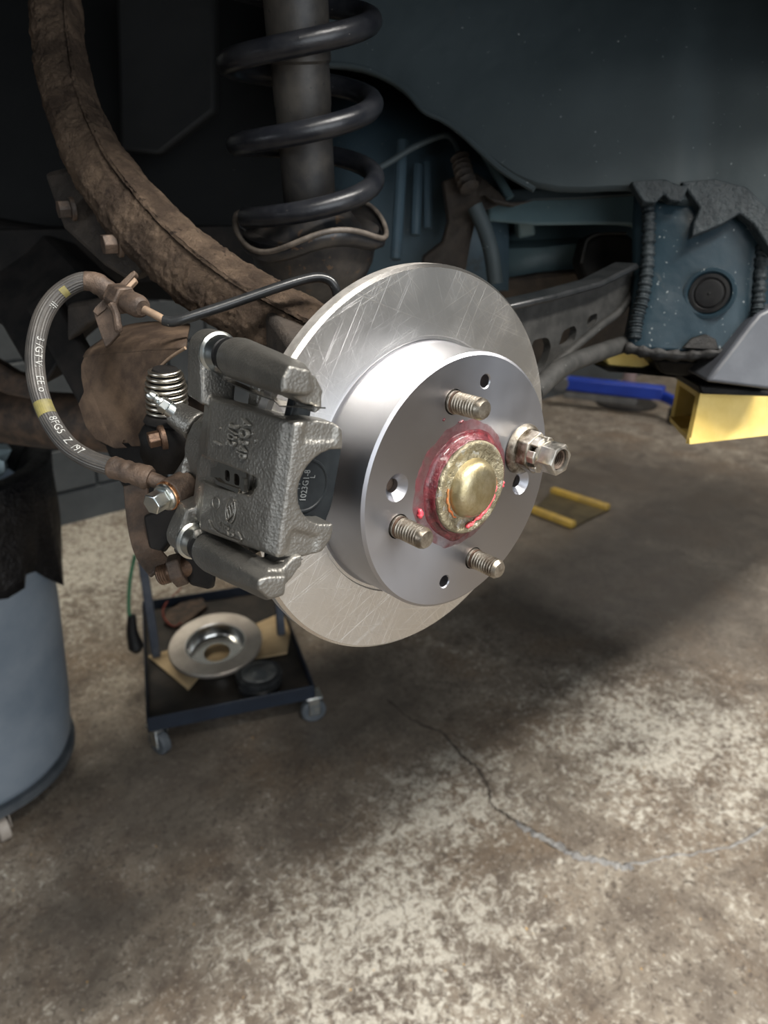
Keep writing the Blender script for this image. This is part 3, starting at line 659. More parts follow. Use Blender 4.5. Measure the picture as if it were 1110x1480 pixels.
obj('side_floor', box(2.0, 0.60, 0.10, (1.62, 0.40, HZ + 0.02)), 'grime_black', car, smooth=0)
obj('sill_outer', box(2.0, 0.10, 0.22, (1.72, 0.02, HZ + 0.10)), 'sill_paint', car, bevel=0.02)
obj('cabin_shell', box(3.6, 1.72, 0.5, (0.9, 0.84, HZ + 0.98)), 'fender_paint', car, bevel=0.08)
# pipes and links at the rear of the well
obj('exhaust_pipe', tube(smooth_path(pd3([(-420, 560, 1.15), (-90, 592, .98), (0, 600, .93), (80, 608, .90), (160, 612, .885), (240, 612, .93), (300, 600, 1.02)]), 6), 0.036, 24), 'rust_dark', car, smooth=70)
obj('exhaust_hanger', extr(pd3([(-20, 515, .84), (20, 540, .83), (50, 548, .82), (50, 580, .82), (10, 572, .83), (-20, 560, .84)]), CFH * 0.02), 'rust_dark', car, bevel=0.004)
obj('lateral_link', boxm((PD(60, 430, .66) + PD(178, 640, .60)) / 2, (PD(178, 640, .60) - PD(60, 430, .66)).normalized(), CF.cross((PD(178, 640, .60) - PD(60, 430, .66)).normalized()).normalized(), ((PD(178, 640, .60) - PD(60, 430, .66)).normalized()).cross(CF.cross((PD(178, 640, .60) - PD(60, 430, .66)).normalized()).normalized()), 0.17, 0.030, 0.02), 'grime_black', car, bevel=0.004)
obj('subframe', extr(pd3([(-120, 300, .80), (60, 330, .78), (130, 400, .70), (178, 440, .66), (130, 470, .66), (98, 500, .68), (62, 560, .68), (45, 545, .70), (0, 470, .72), (-120, 440, .80)]), CFH * 0.05), 'grime_black', car, bevel=0.006)
obj('subframe_gusset', extr(pd3([(96, 440, .62), (150, 430, .60), (170, 446, .60), (128, 470, .61), (96, 496, .62)]), CFH * 0.02), 'grime_brown', car, bevel=0.004)
obj('lower_knuckle_leg', hull(pd3([(150, 640, .54), (215, 640, .52), (250, 720, .50), (240, 760, .50), (205, 745, .51), (170, 690, .53)]) + pd3([(160, 640, .60), (230, 640, .58), (240, 750, .56), (200, 740, .57)])), 'grime_black', car, bevel=0.004)

# ================================================================== coil spring strut
sa, sb_ = PD(423, -60, .50), PD(450, 325, .60); sax = (sb_ - sa).normalized()
strut = thing('shock_absorber', 'black shock absorber with coil spring standing behind the brake disc', 'shock absorber', sb_)
sm = frame_z(sb_, -sax)
L = (sb_ - sa).length
obj('damper_tube', tr(sm, lathe([(0.0215, -0.02), (0.0215, 0.085), (0.0220, 0.088), (0.0220, 0.115), (0.0235, 0.117), (0.0235, L + 0.1)], 40)), 'strut_paint', strut)
# spring: open coil
P = []; turns = 4.2
ph0 = 0.25
sx, sy = sm.col[0].to_3d(), sm.col[1].to_3d()
cxy = [(-CR).dot(sx), (-CR).dot(sy)]; base_a = math.atan2(cxy[1], cxy[0])
N = 150
for i in range(N):
    f_ = i / (N - 1); a = base_a + 0.45 + f_ * turns * 2 * math.pi
    P.append(sb_ + sx * (0.0545 * math.cos(a)) + sy * (0.0545 * math.sin(a)) - sax * (0.012 + f_ * turns * 0.053))
obj('coil_spring', tube(P, 0.0080, 14, up0=sax), 'spring_paint', strut, smooth=70)
# spring seat: wavy pressed dish and lower bowl
rows = []
prof = [(0.022, 0.016), (0.034, 0.012), (0.045, -0.002), (0.054, -0.008), (0.061, -0.004), (0.063, 0.004)]
for i, (r_, z_) in enumerate(prof):
    row = []
    for j in range(73):
        a = 2 * math.pi * j / 72 + base_a
        wv = 0.007 * math.cos(3 * (a - base_a) + 0.4) * (0.2 + i / 5)
        row.append(sb_ + sx * r_ * math.cos(a) + sy * r_ * math.sin(a) - sax * (z_ + wv - 0.004))
    rows.append(row)
obj('spring_seat', gridsheet(rows), 'perch_paint', strut, smooth=70, solid=0.002)
rim = [v for v in rows[-1][:-1]]
obj('seat_rim', tube(rim, 0.0022, 8, closed=True, up0=sax), 'seat_rim', strut, smooth=70)
obj('lower_bowl', tr(sm, lathe([(0.057, -0.004), (0.054, -0.016), (0.051, -0.030), (0.044, -0.044), (0.032, -0.056), (0.024, -0.064), (0.022, -0.11)], 40)), 'perch_paint', strut, smooth=60)

# ================================================================== curved rusty trailing arm
ta = [(84, -230, .60), (78, -110, .570), (80, 0, .548), (88, 80, .535), (107, 160, .52), (145, 240, .505), (200, 312, .490), (262, 374, .475), (335, 428, .462), (425, 478, .458), (500, 520, .458)]
hw = [34, 36, 37, 38, 40, 45, 50, 52, 54, 56, 58]
P = smooth_path(pd3(ta), 10); hwp = []
for i in range(len(P)):
    f_ = i / (len(P) - 1) * (len(hw) - 1); k = min(int(f_), len(hw) - 2); hwp.append(lerp(hw[k], hw[k + 1], f_ - k))
arm = thing('trailing_arm', 'thick curved rusty steel suspension arm sweeping down behind the caliper', 'suspension arm', PD(425, 478, .46))
secA = [(-1.0, -0.9), (-1.0, 0.25), (-0.92, 0.55), (-0.70, 0.78), (-0.35, 0.90), (0.10, 0.96), (0.30, 0.93), (0.30, -0.9)]
secB = [(0.28, -0.9), (0.28, 1.00), (0.40, 1.00), (0.80, 0.55), (0.97, 0.10), (1.0, -0.2), (1.0, -0.9)]
def rough_up(o, st_=0.0032, lv=3):
    m = o.modifiers.new('d', 'SUBSURF'); m.subdivision_type = 'SIMPLE'; m.levels = lv; m.render_levels = lv
    for sc_, k in ((0.02, 1.0), (0.006, 0.6)):
        tx = bpy.data.textures.new('flaking', 'CLOUDS'); tx.noise_scale = sc_; tx.noise_depth = 3; tx.noise_type = 'HARD_NOISE'
        m = o.modifiers.new('p', 'DISPLACE'); m.texture = tx; m.strength = st_ * k; m.mid_level = 0.5; m.texture_coords = 'LOCAL'
    o.data.shade_smooth(); return o
def sweep(sec, jit):
    V, Fc = [], []; n = len(sec)
    for i, p in enumerate(P):
        tdir = (P[min(i + 1, len(P) - 1)] - P[max(i - 1, 0)]).normalized(); nv = (CAM - p); nv = (nv - tdir * nv.dot(tdir)).normalized(); s = nv.cross(tdir).normalized()
        if s.dot(CR) < 0: s = -s
        d_ = (p - CAM).dot(CF); a = hwp[i] * d_ / FPX
        for k, (x, y) in enumerate(sec):
            j_ = 1 + jit * mnoise.noise(Vector((i * 0.35, k * 1.3, 2.0)))
            V.append(p + s * (x * a * j_) + nv * (y * 0.020))
    for i in range(len(P) - 1):
        for k in range(n):
            l = (k + 1) % n; Fc.append((i * n + k, i * n + l, (i + 1) * n + l, (i + 1) * n + k))
    Fc.append(tuple(range(n))); Fc.append(tuple(range((len(P) - 1) * n, len(P) * n))); return V, Fc
rough_up(obj('arm_channel', sweep(secA, 0.05), 'rust_arm', arm, smooth=0))
rough_up(obj('arm_cover_plate', sweep(secB, 0.03), 'rust_arm', arm, smooth=0))
obj('arm_bracket', extr(pd3([(62, 250, .53), (100, 240, .52), (150, 300, .51), (215, 385, .50), (190, 410, .50), (150, 385, .51), (90, 330, .52)]), CFH * 0.03), 'grime_brown', arm, bevel=0.004)
def hexbolt(name, c, axis, af, h, fl, m, parent, fm=None, fh=0.002):
    mt = frame_z(c, axis)
    o = obj(name, tr(mt, add(prism(ngon(6, af / math.sqrt(3)), h, Matrix.Translation((0, 0, fh))))), m, parent, bevel=af * 0.05)
    if fl: obj('bolt_flange', tr(mt, lathe([(0.001, -0.001), (fl, -0.001), (fl, fh * 0.6), (fl * 0.9, fh), (0.001, fh)], 32)), fm or m, o)
    return o
ab = (-CR * 0.75 - CF * 0.55 - Vector((0, 0, 0.25))).normalized()
hexbolt('arm_bolt', PD(172, 352, .485), ab, 0.012, 0.009, 0.009, 'rust_fitting', arm)
hexbolt('arm_bolt', PD(105, 302, .51), ab, 0.011, 0.008, 0.008, 'rust_dark', arm)

# ================================================================== slotted lower control arm
lca = thing('lower_control_arm', 'black pressed steel control arm with cut-out truss holes beside the disc', 'suspension arm', PY(780, 530, .16))
def pyl(l, Y=.16): return [PY(x, y, Y) for x, y in l]
web = obj('arm_web', extr(pyl([(720, 452), (800, 434), (870, 414), (926, 386), (931, 402), (898, 446), (865, 472), (830, 502), (793, 536), (778, 575), (740, 580)]), (0, 0.008, 0)), 'lca_paint', lca, smooth=30)
def hole(l): 
    q = [PY(x, y, .16) for x, y in l]; return extr([p - Vector((0, 0.02, 0)) for p in q], (0, 0.06, 0))
def rnd(l, r_=0.3, n=4):
    out = []; m_ = len(l)
    for i in range(m_):
        a, b, c_ = Vector(l[i - 1]), Vector(l[i]), Vector(l[(i + 1) % m_]); p, q = b + (a - b) * r_, b + (c_ - b) * r_
        for k in range(n + 1):
            t_ = k / n; out.append(tuple((p * (1 - t_) + b * t_) * (1 - t_) + (b * (1 - t_) + q * t_) * t_))
    return out
cut(web, hole(rnd([(768, 492), (792, 487), (797, 502), (788, 528), (772, 540)])), hole(rnd([(814, 478), (830, 470), (834, 478), (830, 494), (812, 504), (808, 498)])), hole(rnd([(850, 458), (863, 452), (863, 462), (856, 472), (848, 473)])))
obj('arm_flange', extr(pyl([(720, 444), (800, 426), (870, 407), (922, 380), (926, 388), (870, 416), (800, 436), (720, 454)], .148), (0, 0.026, 0)), 'black_paint', lca, bevel=0.002)
obj('arm_lower_edge', tube(smooth_path(pyl([(778, 575), (793, 537), (830, 503), (865, 473), (898, 447), (929, 403)], .158), 6), 0.0042, 10), 'lca_paint', lca, smooth=60)
lk = obj('toe_link', tube(smooth_path(pd3([(770, 568, .58), (815, 530, .63), (870, 508, .69), (930, 488, .755), (975, 470, .80)]), 6), 0.0085, 16), 'lca_paint', None, smooth=60)
tag(lk, 'plain black steel link rod running below the slotted control arm', 'link rod')

# ================================================================== lift arm carrying the sill
la = thing('lift_swing_arm', 'yellow square-tube lift arm under the car sill with an open end', 'lift arm', PD(1040, 642, .74))
dirx = (CR * 0.95 + CFH * 0.31).normalized()
nt, nb = PD(1012, 569, .72), PD(997, 642, .72); ft, fb = PD(979, 548, .86), PD(968, 609, .86)
E4 = [nt, nb, fb, ft]; cen = sum(E4, Vector()) / 4; LL = 0.65
def wallslab(a, b, th=0.006):
    inn = (cen - (a + b) / 2); inn = (inn - dirx * inn.dot(dirx)).normalized() * th
    return extr([a, b, b + inn, a + inn], dirx * LL)
for nm, a, b in (('near_wall', nt, nb), ('bottom_wall', nb, fb), ('far_wall', fb, ft), ('top_wall', ft, nt)):
    obj(nm, wallslab(a, b), 'lift_yellow', la, smooth=0)
# dark block added to stand for the shade inside the tube
obj('inner_shade_fill', extr([cen + (q - cen) * 0.86 + dirx * 0.05 for q in E4], dirx * 0.5), 'lift_dark', la, smooth=0)
pad = thing('lift_pad', 'sloped grey rubber lift pad block wedged between the yellow arm and the sill', 'lift pad', PD(1065, 555, .70))
ppx = [(1125, 440, .672), (1098, 452, .672), (1082, 470, .674), (1062, 497, .676), (1036, 530, .678), (1020, 552, .68), (1125, 565, .68)]
obj('pad_block', extr(pd3(ppx), CFH * 0.07), 'pad_grey', pad, bevel=0.004, bseg=3)
obj('pad_base', extr(pd3([(1010, 556, .70), (1125, 566, .70), (1125, 574, .70), (1014, 570, .70)]), CFH * 0.08), 'tar', pad, bevel=0.002)
obj('pad_pin', extr(pd3([(945, 520, .73), (1020, 522, .71), (1018, 548, .72), (960, 542, .74)]), CFH * 0.05), 'tar', pad, bevel=0.004)
yb = thing('lift_arm_tip', 'chipped yellow end of another lift arm showing behind the pinch weld', 'lift arm', PD(915, 525, .80))
obj('tip_plate', extr(pd3([(872, 512, .79), (905, 505, .78), (950, 516, .77), (955, 522, .77), (925, 533, .78), (880, 529, .79)]), CFH * 0.05), 'lift_yellow', yb, bevel=0.002)
obj('tip_grime', extr(pd3([(858, 527, .785), (900, 531, .78), (960, 535, .765), (985, 548, .76), (940, 541, .765), (880, 538, .78)]), CFH * 0.05), 'tar', yb, bevel=0.002)

# ================================================================== brake disc
DM = fr(HUB, Vector((1, 0, 0)), Vector((0, 0, 1)), Vector((0, -1, 0)))      # local z = outboard
def dl(g): return tr(DM, g)
def dcyl(r, ang, r0, z0, z1, r1=None, seg=28): 
    m = Matrix.Translation((r * math.cos(R(ang)), r * math.sin(R(ang)), z0)); return dl(tr(m, lathe([(r0, 0), (r0 if r1 is None else r1, z1 - z0)], seg)))
S0 = 102.5
rotor = thing('brake_disc', 'new bare-metal brake disc mounted on the hub with a tall centre hat', 'brake disc', HUB)
hatp = [(0.031, 0), (0.0713, 0), (0.0729, -0.0013), (0.0734, -0.030), (0.0742, -0.0330), (0.0750, -0.0362), (0.064, -0.0362), (0.066, -0.007), (0.031, -0.007)]
hat = obj('hat', dl(lathe(hatp, 160, True)), 'machined_hat', rotor)
cuts = [dcyl(0.05, S0 - 90 * k, 0.0068, -0.012, 0.004) for k in range(4)]
cuts += [dcyl(0.0576, a, 0.0036, -0.012, 0.004) for a in (77.2, 257.2)]
cuts += [dcyl(0.0511, a, 0.0038, -0.012, 0.004) for a in (-12.4, 167.6)]
cut(hat, *cuts)
cut(hat, *[dcyl(0.0511, a, 0.0028, -0.0048, 0.0012, 0.0088) for a in (-12.4, 167.6)], *[dcyl(0.0576, a, 0.0030, -0.0012, 0.0008, 0.0050) for a in (77.2, 257.2)])
ringp = [(0.0700, -0.0362), (0.0766, -0.0362), (0.0772, -0.0348), (0.1126, -0.0348)]
ring_back = [(0.1144, -0.0368), (0.1144, -0.0440), (0.1126, -0.0459), (0.0700, -0.0459)]
ring = obj('friction_ring', dl(lathe(ringp + ring_back, 200, True)), 'machined_ring', rotor)
obj('outer_edge', dl(lathe([(0.1140, -0.0372), (0.11448, -0.0372), (0.11448, -0.0438), (0.1140, -0.0438)], 200, True)), 'disc_edge', ring)
obj('rim_chamfer', dl(lathe([(0.11255, -0.0349), (0.11262, -0.03475), (0.11445, -0.03675), (0.11440, -0.0370)], 200, True)), 'machined_edge', ring)

# ================================================================== hub with studs and grease cap
hub = thing('wheel_hub', 'greasy wheel hub with four studs and a gold dust cap through the disc', 'wheel hub', HUB)
obj('flange', dl(lathe([(0.0265, -0.002), (0.0275, -0.0075), (0.064, -0.0076), (0.064, -0.018), (0.030, -0.020), (0.028, -0.07), (0.001, -0.07)], 64)), 'rust_dark', hub)
def stud(ang, L):
    pr = [(0.0001, -0.008), (0.0062, -0.008), (0.0062, 0.0015)]; z = 0.0015
    while z < L - 0.003:
        pr += [(0.0058, z + 0.0002), (0.0047, z + 0.0009), (0.0047, z + 0.0011), (0.0058, z + 0.0018)]; z += 0.0019
    pr += [(0.0054, L - 0.0015), (0.0044, L), (0.0001, L + 0.0003)]
    return dl(tr(Matrix.Translation((0.05 * math.cos(R(ang)), 0.05 * math.sin(R(ang)), 0)), lathe(pr, 28)))
for k, L_ in ((0, .0215), (1, .0205), (2, .0205), (3, .0215)):
    s = obj('stud', stud(S0 - 90 * k, L_), 'stud_steel', hub, smooth=25)
    obj('stud_rust_collar', dl(tr(Matrix.Translation((0.05 * math.cos(R(S0 - 90 * k)), 0.05 * math.sin(R(S0 - 90 * k)), 0)), lathe([(0.0055, -0.001), (0.0061, -0.001), (0.0060, 0.0026), (0.0055, 0.0028)], 28, True))), 'rust_bolt', s)
cap = obj('dust_cap', dl(lathe([(0.0262, -0.006), (0.0266, 0.0050), (0.0264, 0.0060), (0.0256, 0.0066), (0.0240, 0.0064), (0.0215, 0.0052), (0.0185, 0.0050), (0.0165, 0.0056)], 96)), 'cap_zinc', hub, smooth=60)
obj('cap_dome', dl(lathe([(0.0172, 0.0050), (0.0166, 0.0066), (0.0158, 0.0092), (0.0142, 0.0112), (0.0115, 0.0124), (0.0075, 0.0130), (0.0003, 0.0131)], 72)), 'cap_dome', cap, smooth=60)
# red grease: bead round the cap, smear on the hat, dabs
rows = []; N = 120
for j in range(N + 1):
    a = 2 * math.pi * j / N; q = 1 + 0.08 * mnoise.noise(Vector((math.cos(a) * 2.3, math.sin(a) * 2.3, 0)))
    wv = mnoise.noise(Vector((math.cos(a) * 6, math.sin(a) * 6, 3)))
    rows.append([DM @ Vector((r_ * math.cos(a), r_ * math.sin(a), z_)) for r_, z_ in ((0.0268, 0.0046 + 0.0006 * wv), (0.0275, 0.0040), (0.0276, 0.0028), (0.0284 * q, 0.0022), (0.0286 * q, 0.0012 + 0.0004 * wv), (0.0300 * q, 0.0007), (0.0316 * q, 0.0002), (0.0316 * q, -0.002))])
gb = obj('grease_bead', gridsheet(rows), 'grease_red', hub, smooth=80)
rows = []
for j in range(N + 1):
    a = 2 * math.pi * j / N; lob = max(0, math.cos(a - R(125))) * 0.0035 + max(0, math.cos(a - R(205))) * 0.003
    e = 0.0340 + lob + 0.0016 * mnoise.noise(Vector((math.cos(a) * 4, math.sin(a) * 4, 9))) + 0.0008 * mnoise.noise(Vector((math.cos(a) * 17, math.sin(a) * 17, 9)))
    rows.append([DM @ Vector((r_ * math.cos(a), r_ * math.sin(a), z_)) for r_, z_ in ((0.030, 0.0007), (0.0322, 0.00035), (e * 0.985, 0.00022), (e, 0.00002))])
obj('grease_smear', gridsheet(rows), 'grease_smear', hub, smooth=80)
def dab(ang0, ang1, r0, r1, z, wid, m, n=10, nm='grease_dab'):
    P = []
    for i in range(n):
        f_ = i / (n - 1); a = R(ang0 + (ang1 - ang0) * f_); r_ = r0 + (r1 - r0) * f_ + 0.0004 * math.sin(i * 2.1)
        P.append(DM @ Vector((r_ * math.cos(a), r_ * math.sin(a), z + 0.0002 * math.sin(i * 1.7))))
    obj(nm, tube(P, [wid * (0.35 + 0.65 * math.sin(math.pi * (0.08 + 0.88 * i / (n - 1)))) * (0.8 + 0.4 * random.random()) for i in range(n)], 8, up0=(0, -1, 0)), m, hub, smooth=80)
dab(-88, -8, 0.0208, 0.0205, 0.0060, 0.0011, 'grease_pink', 18)
dab(-100, -84, 0.0222, 0.0214, 0.0062, 0.0014, 'grease_pink', 6)
dab(168, 232, 0.0185, 0.0188, 0.0054, 0.0009, 'grease_orange', 12)
dab(-20, 4, 0.0195, 0.0190, 0.0060, 0.0011, 'grease_orange', 8)
dab(188, 197, 0.0345, 0.0352, 0.0008, 0.0019, 'grease_pink', 6)
dab(95, 101, 0.0375, 0.0378, 0.0004, 0.0007, 'grease_red', 5)
dab(113, 115, 0.0445, 0.0447, 0.0003, 0.0007, 'grease_red', 4)
dab(-14, -6, 0.0268, 0.0270, 0.0050, 0.0014, 'grease_pink', 6)

# ================================================================== lug nuts on the fourth stud
NM = DM @ Matrix.Translation((0.05 * math.cos(R(S0 - 90)), 0.05 * math.sin(R(S0 - 90)), 0)) @ Matrix.Rotation(R(22), 4, 'Z')
n1 = thing('flange_nut', 'large worn flange nut with a slotted crown tight against the disc', 'nut', NM.translation)
obj('washer_flange', tr(NM, lathe([(0.006, 0), (0.0148, 0), (0.0153, 0.0006), (0.0150, 0.0018), (0.0130, 0.0040), (0.006, 0.0042)], 56, True)), 'steel_worn', n1)
obj('hex_body', tr(NM, prism(ngon(6, 0.0126), 0.0085, Matrix.Translation((0, 0, 0.0030)))), 'steel_worn', n1, bevel=0.0008)
for k in range(6):
    a0 = 2 * math.pi * (k + 0.5) / 6 + 0.10; da = R(21)
    sec = [(0.0062 * math.cos(a0 - da), 0.0062 * math.sin(a0 - da)), (0.0105 * math.cos(a0 - da), 0.0105 * math.sin(a0 - da)), (0.0110 * math.cos(a0), 0.0110 * math.sin(a0)), (0.0105 * math.cos(a0 + da), 0.0105 * math.sin(a0 + da)), (0.0062 * math.cos(a0 + da), 0.0062 * math.sin(a0 + da))]
    obj('castle_tooth', tr(NM, prism(sec, 0.0052, Matrix.Translation((0, 0, 0.0112)))), 'steel', n1, bevel=0.0005)
n2 = thing('hex_nut', 'small open-ended hex nut threaded outside the slotted flange nut', 'nut', NM @ Vector((0, 0, 0.016)))
NM2 = NM @ Matrix.Rotation(R(-14), 4, 'Z')
hx = obj('hex_body', tr(NM2, prism(ngon(6, 0.0094), 0.0105, Matrix.Translation((0, 0, 0.0175)))), 'steel', n2, bevel=0.0006)
cut(hx, tr(NM2 @ Matrix.Translation((0, 0, 0.012)), lathe([(0.0054, 0), (0.0054, 0.0115), (0.0062, 0.0125), (0.0066, 0.0170)], 32)))
obj('nut_collar', tr(NM2, lathe([(0.0056, 0.0150), (0.0088, 0.0150), (0.0092, 0.0158), (0.0088, 0.0180), (0.0056, 0.0180)], 40, True)), 'steel', n2)
obj('nut_thread', tr(NM2, lathe([(0.0056, 0.016)] + [((0.0053 if i % 2 else 0.0047), 0.017 + i * 0.0006) for i in range(15)] + [(0.0056, 0.0262)], 32, True)), 'rust_dark', hx, smooth=25)

# ================================================================== brake caliper
calp = thing('brake_caliper', 'new grey cast-iron brake caliper clamped over the rear edge of the disc', 'brake caliper', cal(0.115, 0, -0.03))
def bake(o):
    dg = bpy.context.evaluated_depsgraph_get(); dg.update()
    me = bpy.data.meshes.new_from_object(o.evaluated_get(dg)); o.modifiers.clear(); o.data = me; me.shade_smooth(); return o
def again(o, vox, it):
    m = o.modifiers.new('r', 'REMESH'); m.mode = 'VOXEL'; m.voxel_size = vox; m.use_smooth_shade = True
    s = o.modifiers.new('s', 'SMOOTH'); s.factor = 0.5; s.iterations = it; return bake(o)
def cp3(l): return [cal(*q) for q in l]
def cylw(u, v, w0, w1, r0, r1=None, seg=36): return cyl(cal(u, v, w0), cal(u, v, w1), r0, r1, seg)
main = hull(cp3([(.124, .0255, -.066), (.1235, .0285, -.004), (.121, .0280, .003), (.1225, -.0325, -.004), (.120, -.0330, .003), (.1235, -.0415, -.062), (.117, .0250, -.080), (.116, -.0420, -.078),
                 (.104, .024, -.082), (.104, -.042, -.080), (.104, .029, .003), (.104, -.034, .003), (.125, -.006, -.03)]))
left = hull(cp3([(.118, .024, -.078), (.118, -.041, -.076), (.113, .020, -.093), (.113, -.036, -.092), (.100, .02, -.094), (.100, -.036, -.094), (.104, .024, -.070), (.104, -.04, -.070)]))
pl_ = [(.1220, .0285), (.110, .0300), (.099, .0295), (.0945, .0265), (.0925, .0180), (.0925, .0150), (.0900, -.0175), (.0898, -.0255), (.0945, -.0325), (.103, -.0345), (.1205, -.0335)]
fing = extr([cal(u, v, -.0115) for u, v in pl_], CW * 0.0142)
piston = cylw(.090, -.008, -.108, -.060, .024)
ear1 = hull([cal(.113 + .0115 * math.cos(a), .0475 + .0105 * math.sin(a), w_) for a in [k * math.pi / 8 for k in range(-1, 10)] for w_ in (-.097, -.083)] + cp3([(.122, .022, -.096), (.122, .020, -.078), (.104, .02, -.096), (.104, .02, -.078)]))
ear2 = hull([cal(.113 + .0115 * math.cos(a), -.0545 + .0105 * math.sin(a), w_) for a in [k * math.pi / 8 for k in range(-9, 2)] for w_ in (-.097, -.083)] + cp3([(.119, -.036, -.096), (.122, -.036, -.080), (.104, -.03, -.096), (.104, -.03, -.078)]))
lugp = [PD(x, y, d_) for x, y, d_ in ((226, 686, .392), (240, 676, .392), (264, 662, .394), (272, 680, .398), (266, 704, .398), (246, 694, .392))]
lug = extr(lugp, CF * 0.014 + CR * 0.004)
bleed_boss = cyl(PD(252, 597, .408), PD(285, 618, .405), .0075, .0095)
cb = obj('caliper_body', add(main, left, fing, piston, ear1, ear2, lug, bleed_boss), 'cast_iron', calp, remesh=0.0009, smit=0)
bake(cb)
arch = extr([cal(u_, v_, -.02) for u_, v_ in [(.080, .0165), (.0935, .0175)] + [(.0955 + .0185 * math.cos(R(q)), -.0005 + .0180 * math.sin(R(q))) for q in range(80, -91, -10)] + [(.080, -.0185)]], CW * .04)
def ucut(px, u, du=0.02): return extr([cu(x, y, u) for x, y in px], CU * du)
groove = ucut([(258, 664), (292, 655), (345, 674), (384, 690), (386, 700), (376, 716), (358, 712), (318, 702), (298, 694), (256, 694)], .1185)
window = extr([cu(x, y, .1215) for x, y in [(311, 672), (322, 668), (353, 684), (355, 709), (340, 708), (313, 696)]], CU * -0.024)
toprel = extr(cp3([(.114, -.020, .0016), (.098, -.024, .0016), (.098, -.036, .0016), (.1165, -.036, .0016)]), CW * 0.01)
toprel2 = extr(cp3([(.116, .020, .0016), (.098, .021, .0016), (.098, .032, .0016), (.1165, .032, .0016)]), CW * 0.01)
groove2 = ucut([(250, 662), (296, 657), (318, 668), (318, 700), (298, 694), (250, 694)], .1145)
cut(cb, arch, groove, groove2, window, toprel, toprel2)
again(cb, 0.00085, 7)
# cast lettering
def lett(body, px, u, size, sx_, nm='cast_letters', ex=0.0005, m='cast_iron_glint'):
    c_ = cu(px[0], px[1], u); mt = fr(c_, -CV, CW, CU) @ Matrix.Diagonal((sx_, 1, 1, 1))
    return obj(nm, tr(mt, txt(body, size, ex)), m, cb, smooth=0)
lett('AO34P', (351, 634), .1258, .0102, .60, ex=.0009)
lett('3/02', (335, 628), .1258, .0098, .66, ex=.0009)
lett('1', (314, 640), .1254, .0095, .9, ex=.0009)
def dot(px, r_, h=0.0006): 
    c_ = cu(px[0], px[1], .1246); obj('cast_dot', tr(frame_z(c_, CU), lathe([(r_, -0.001), (r_, h * .5), (r_ * .5, h), (0.0001, h)], 14)), 'cast_iron', cb)
dot((318, 619), .0007); dot((368, 637), .0013); dot((365, 627), .0008)
def cring(px, a_, b_, r_=.0005, nm='cast_ring', rot=0.0):
    c_ = cu(px[0], px[1], .1244); P = []
    for i in range(32):
        q = 2 * math.pi * i / 32; x, y = a_ * math.cos(q), b_ * math.sin(q); x, y = x * math.cos(rot) - y * math.sin(rot), x * math.sin(rot) + y * math.cos(rot)
        P.append(c_ - CV * x + CW * y)
    obj(nm, tube(P, r_, 6, closed=True, up0=CU), 'cast_iron', cb, smooth=80)
cring((312, 727), .0030, .0033, .0004)
cring((333, 738), .0062, .0042, .0005, 'cast_emblem')
for s_ in (-1, 0, 1):
    P = [cu(333 + 3.2 * s_, 738, .1247) - CV * (x - 0.0012 * s_) + CW * (0.0012 * math.sin(x * 900)) for x in [(-.004 + .0008 * i) for i in range(11)]]
    obj('cast_emblem_bar', tube(P, .00045, 6, up0=CU), 'cast_iron', cb)
fpx = [(302, 752), (307, 764), (316, 771), (345, 783), (349, 780), (344, 769)]
P = [cu(x, y, .1243) for x, y in fpx]; obj('cast_frame', tube(P, .0005, 6, up0=CU), 'cast_iron', cb)
c_ = cu(326, 766, .1246); mt = fr(c_, (cu(343, 771, .124) - cu(312, 760, .124)).normalized(), CV, CU)
obj('cast_letters', tr(fr(c_, CW, CV, CU) @ Matrix.Rotation(R(0), 4, 'Z') @ Matrix.Diagonal((1, .62, 1, 1)), txt('HR5', .0085, .0004)), 'cast_iron', cb, smooth=0)
# spring clip in the window
cl = obj('spring_clip', extr([cu(x, y,  .1226) for x, y in ((304, 676), (312, 674), (316, 668), (330, 669), (356, 684), (357, 712), (351, 714), (347, 712), (345, 708), (314, 697), (312, 692), (304, 689))], CU * -0.0008), 'stainless', calp, smooth=0)
cut(cl, extr([cu(x, y,  .1226) + CU * 0.004 for x, y in rnd([(325, 678), (332, 681), (332, 697), (325, 694)], .35)], CU * -0.01), extr([cu(x, y,  .1226) + CU * 0.004 for x, y in rnd([(338, 683), (346, 687), (346, 703), (338, 700)], .35)], CU * -0.01))
obj('clip_lip', extr([cu(x, y, .1230) for x, y in ((313, 690), (320, 697), (348, 707), (347, 713), (316, 700))], CU * 0.0012), 'stainless', cl, smooth=0)
obj('clip_lip', extr([cu(x, y, .1230) for x, y in ((352, 690), (357, 692), (357, 711), (352, 709))], CU * 0.0016), 'stainless', cl, smooth=0)
# guide pin heads and boots
for v_ in (.0470, -.0540):
    hd = obj('pin_flange', tr(frame_z(cal(.1145, v_, -.083), CW), lathe([(0.0005, 0), (.0104, 0), (.0110, .0008), (.0110, .0020), (.0104, .0026), (.0096, .0032), (.0092, .0060), (.0080, .0090), (.0080, .011), (.0005, .011)], 40)), 'zinc', calp)
    obj('pin_boot', tr(frame_z(cal(.1145, v_, -.0745), CW), lathe([(0.0005, 0), (.0078, 0), (.0086, .0008), (.0078, .0016), (.0088, .0024), (.0080, .0032), (.0092, .0040), (.0092, .0075), (0.0005, .0075)], 36)), 'black_rubber', hd)
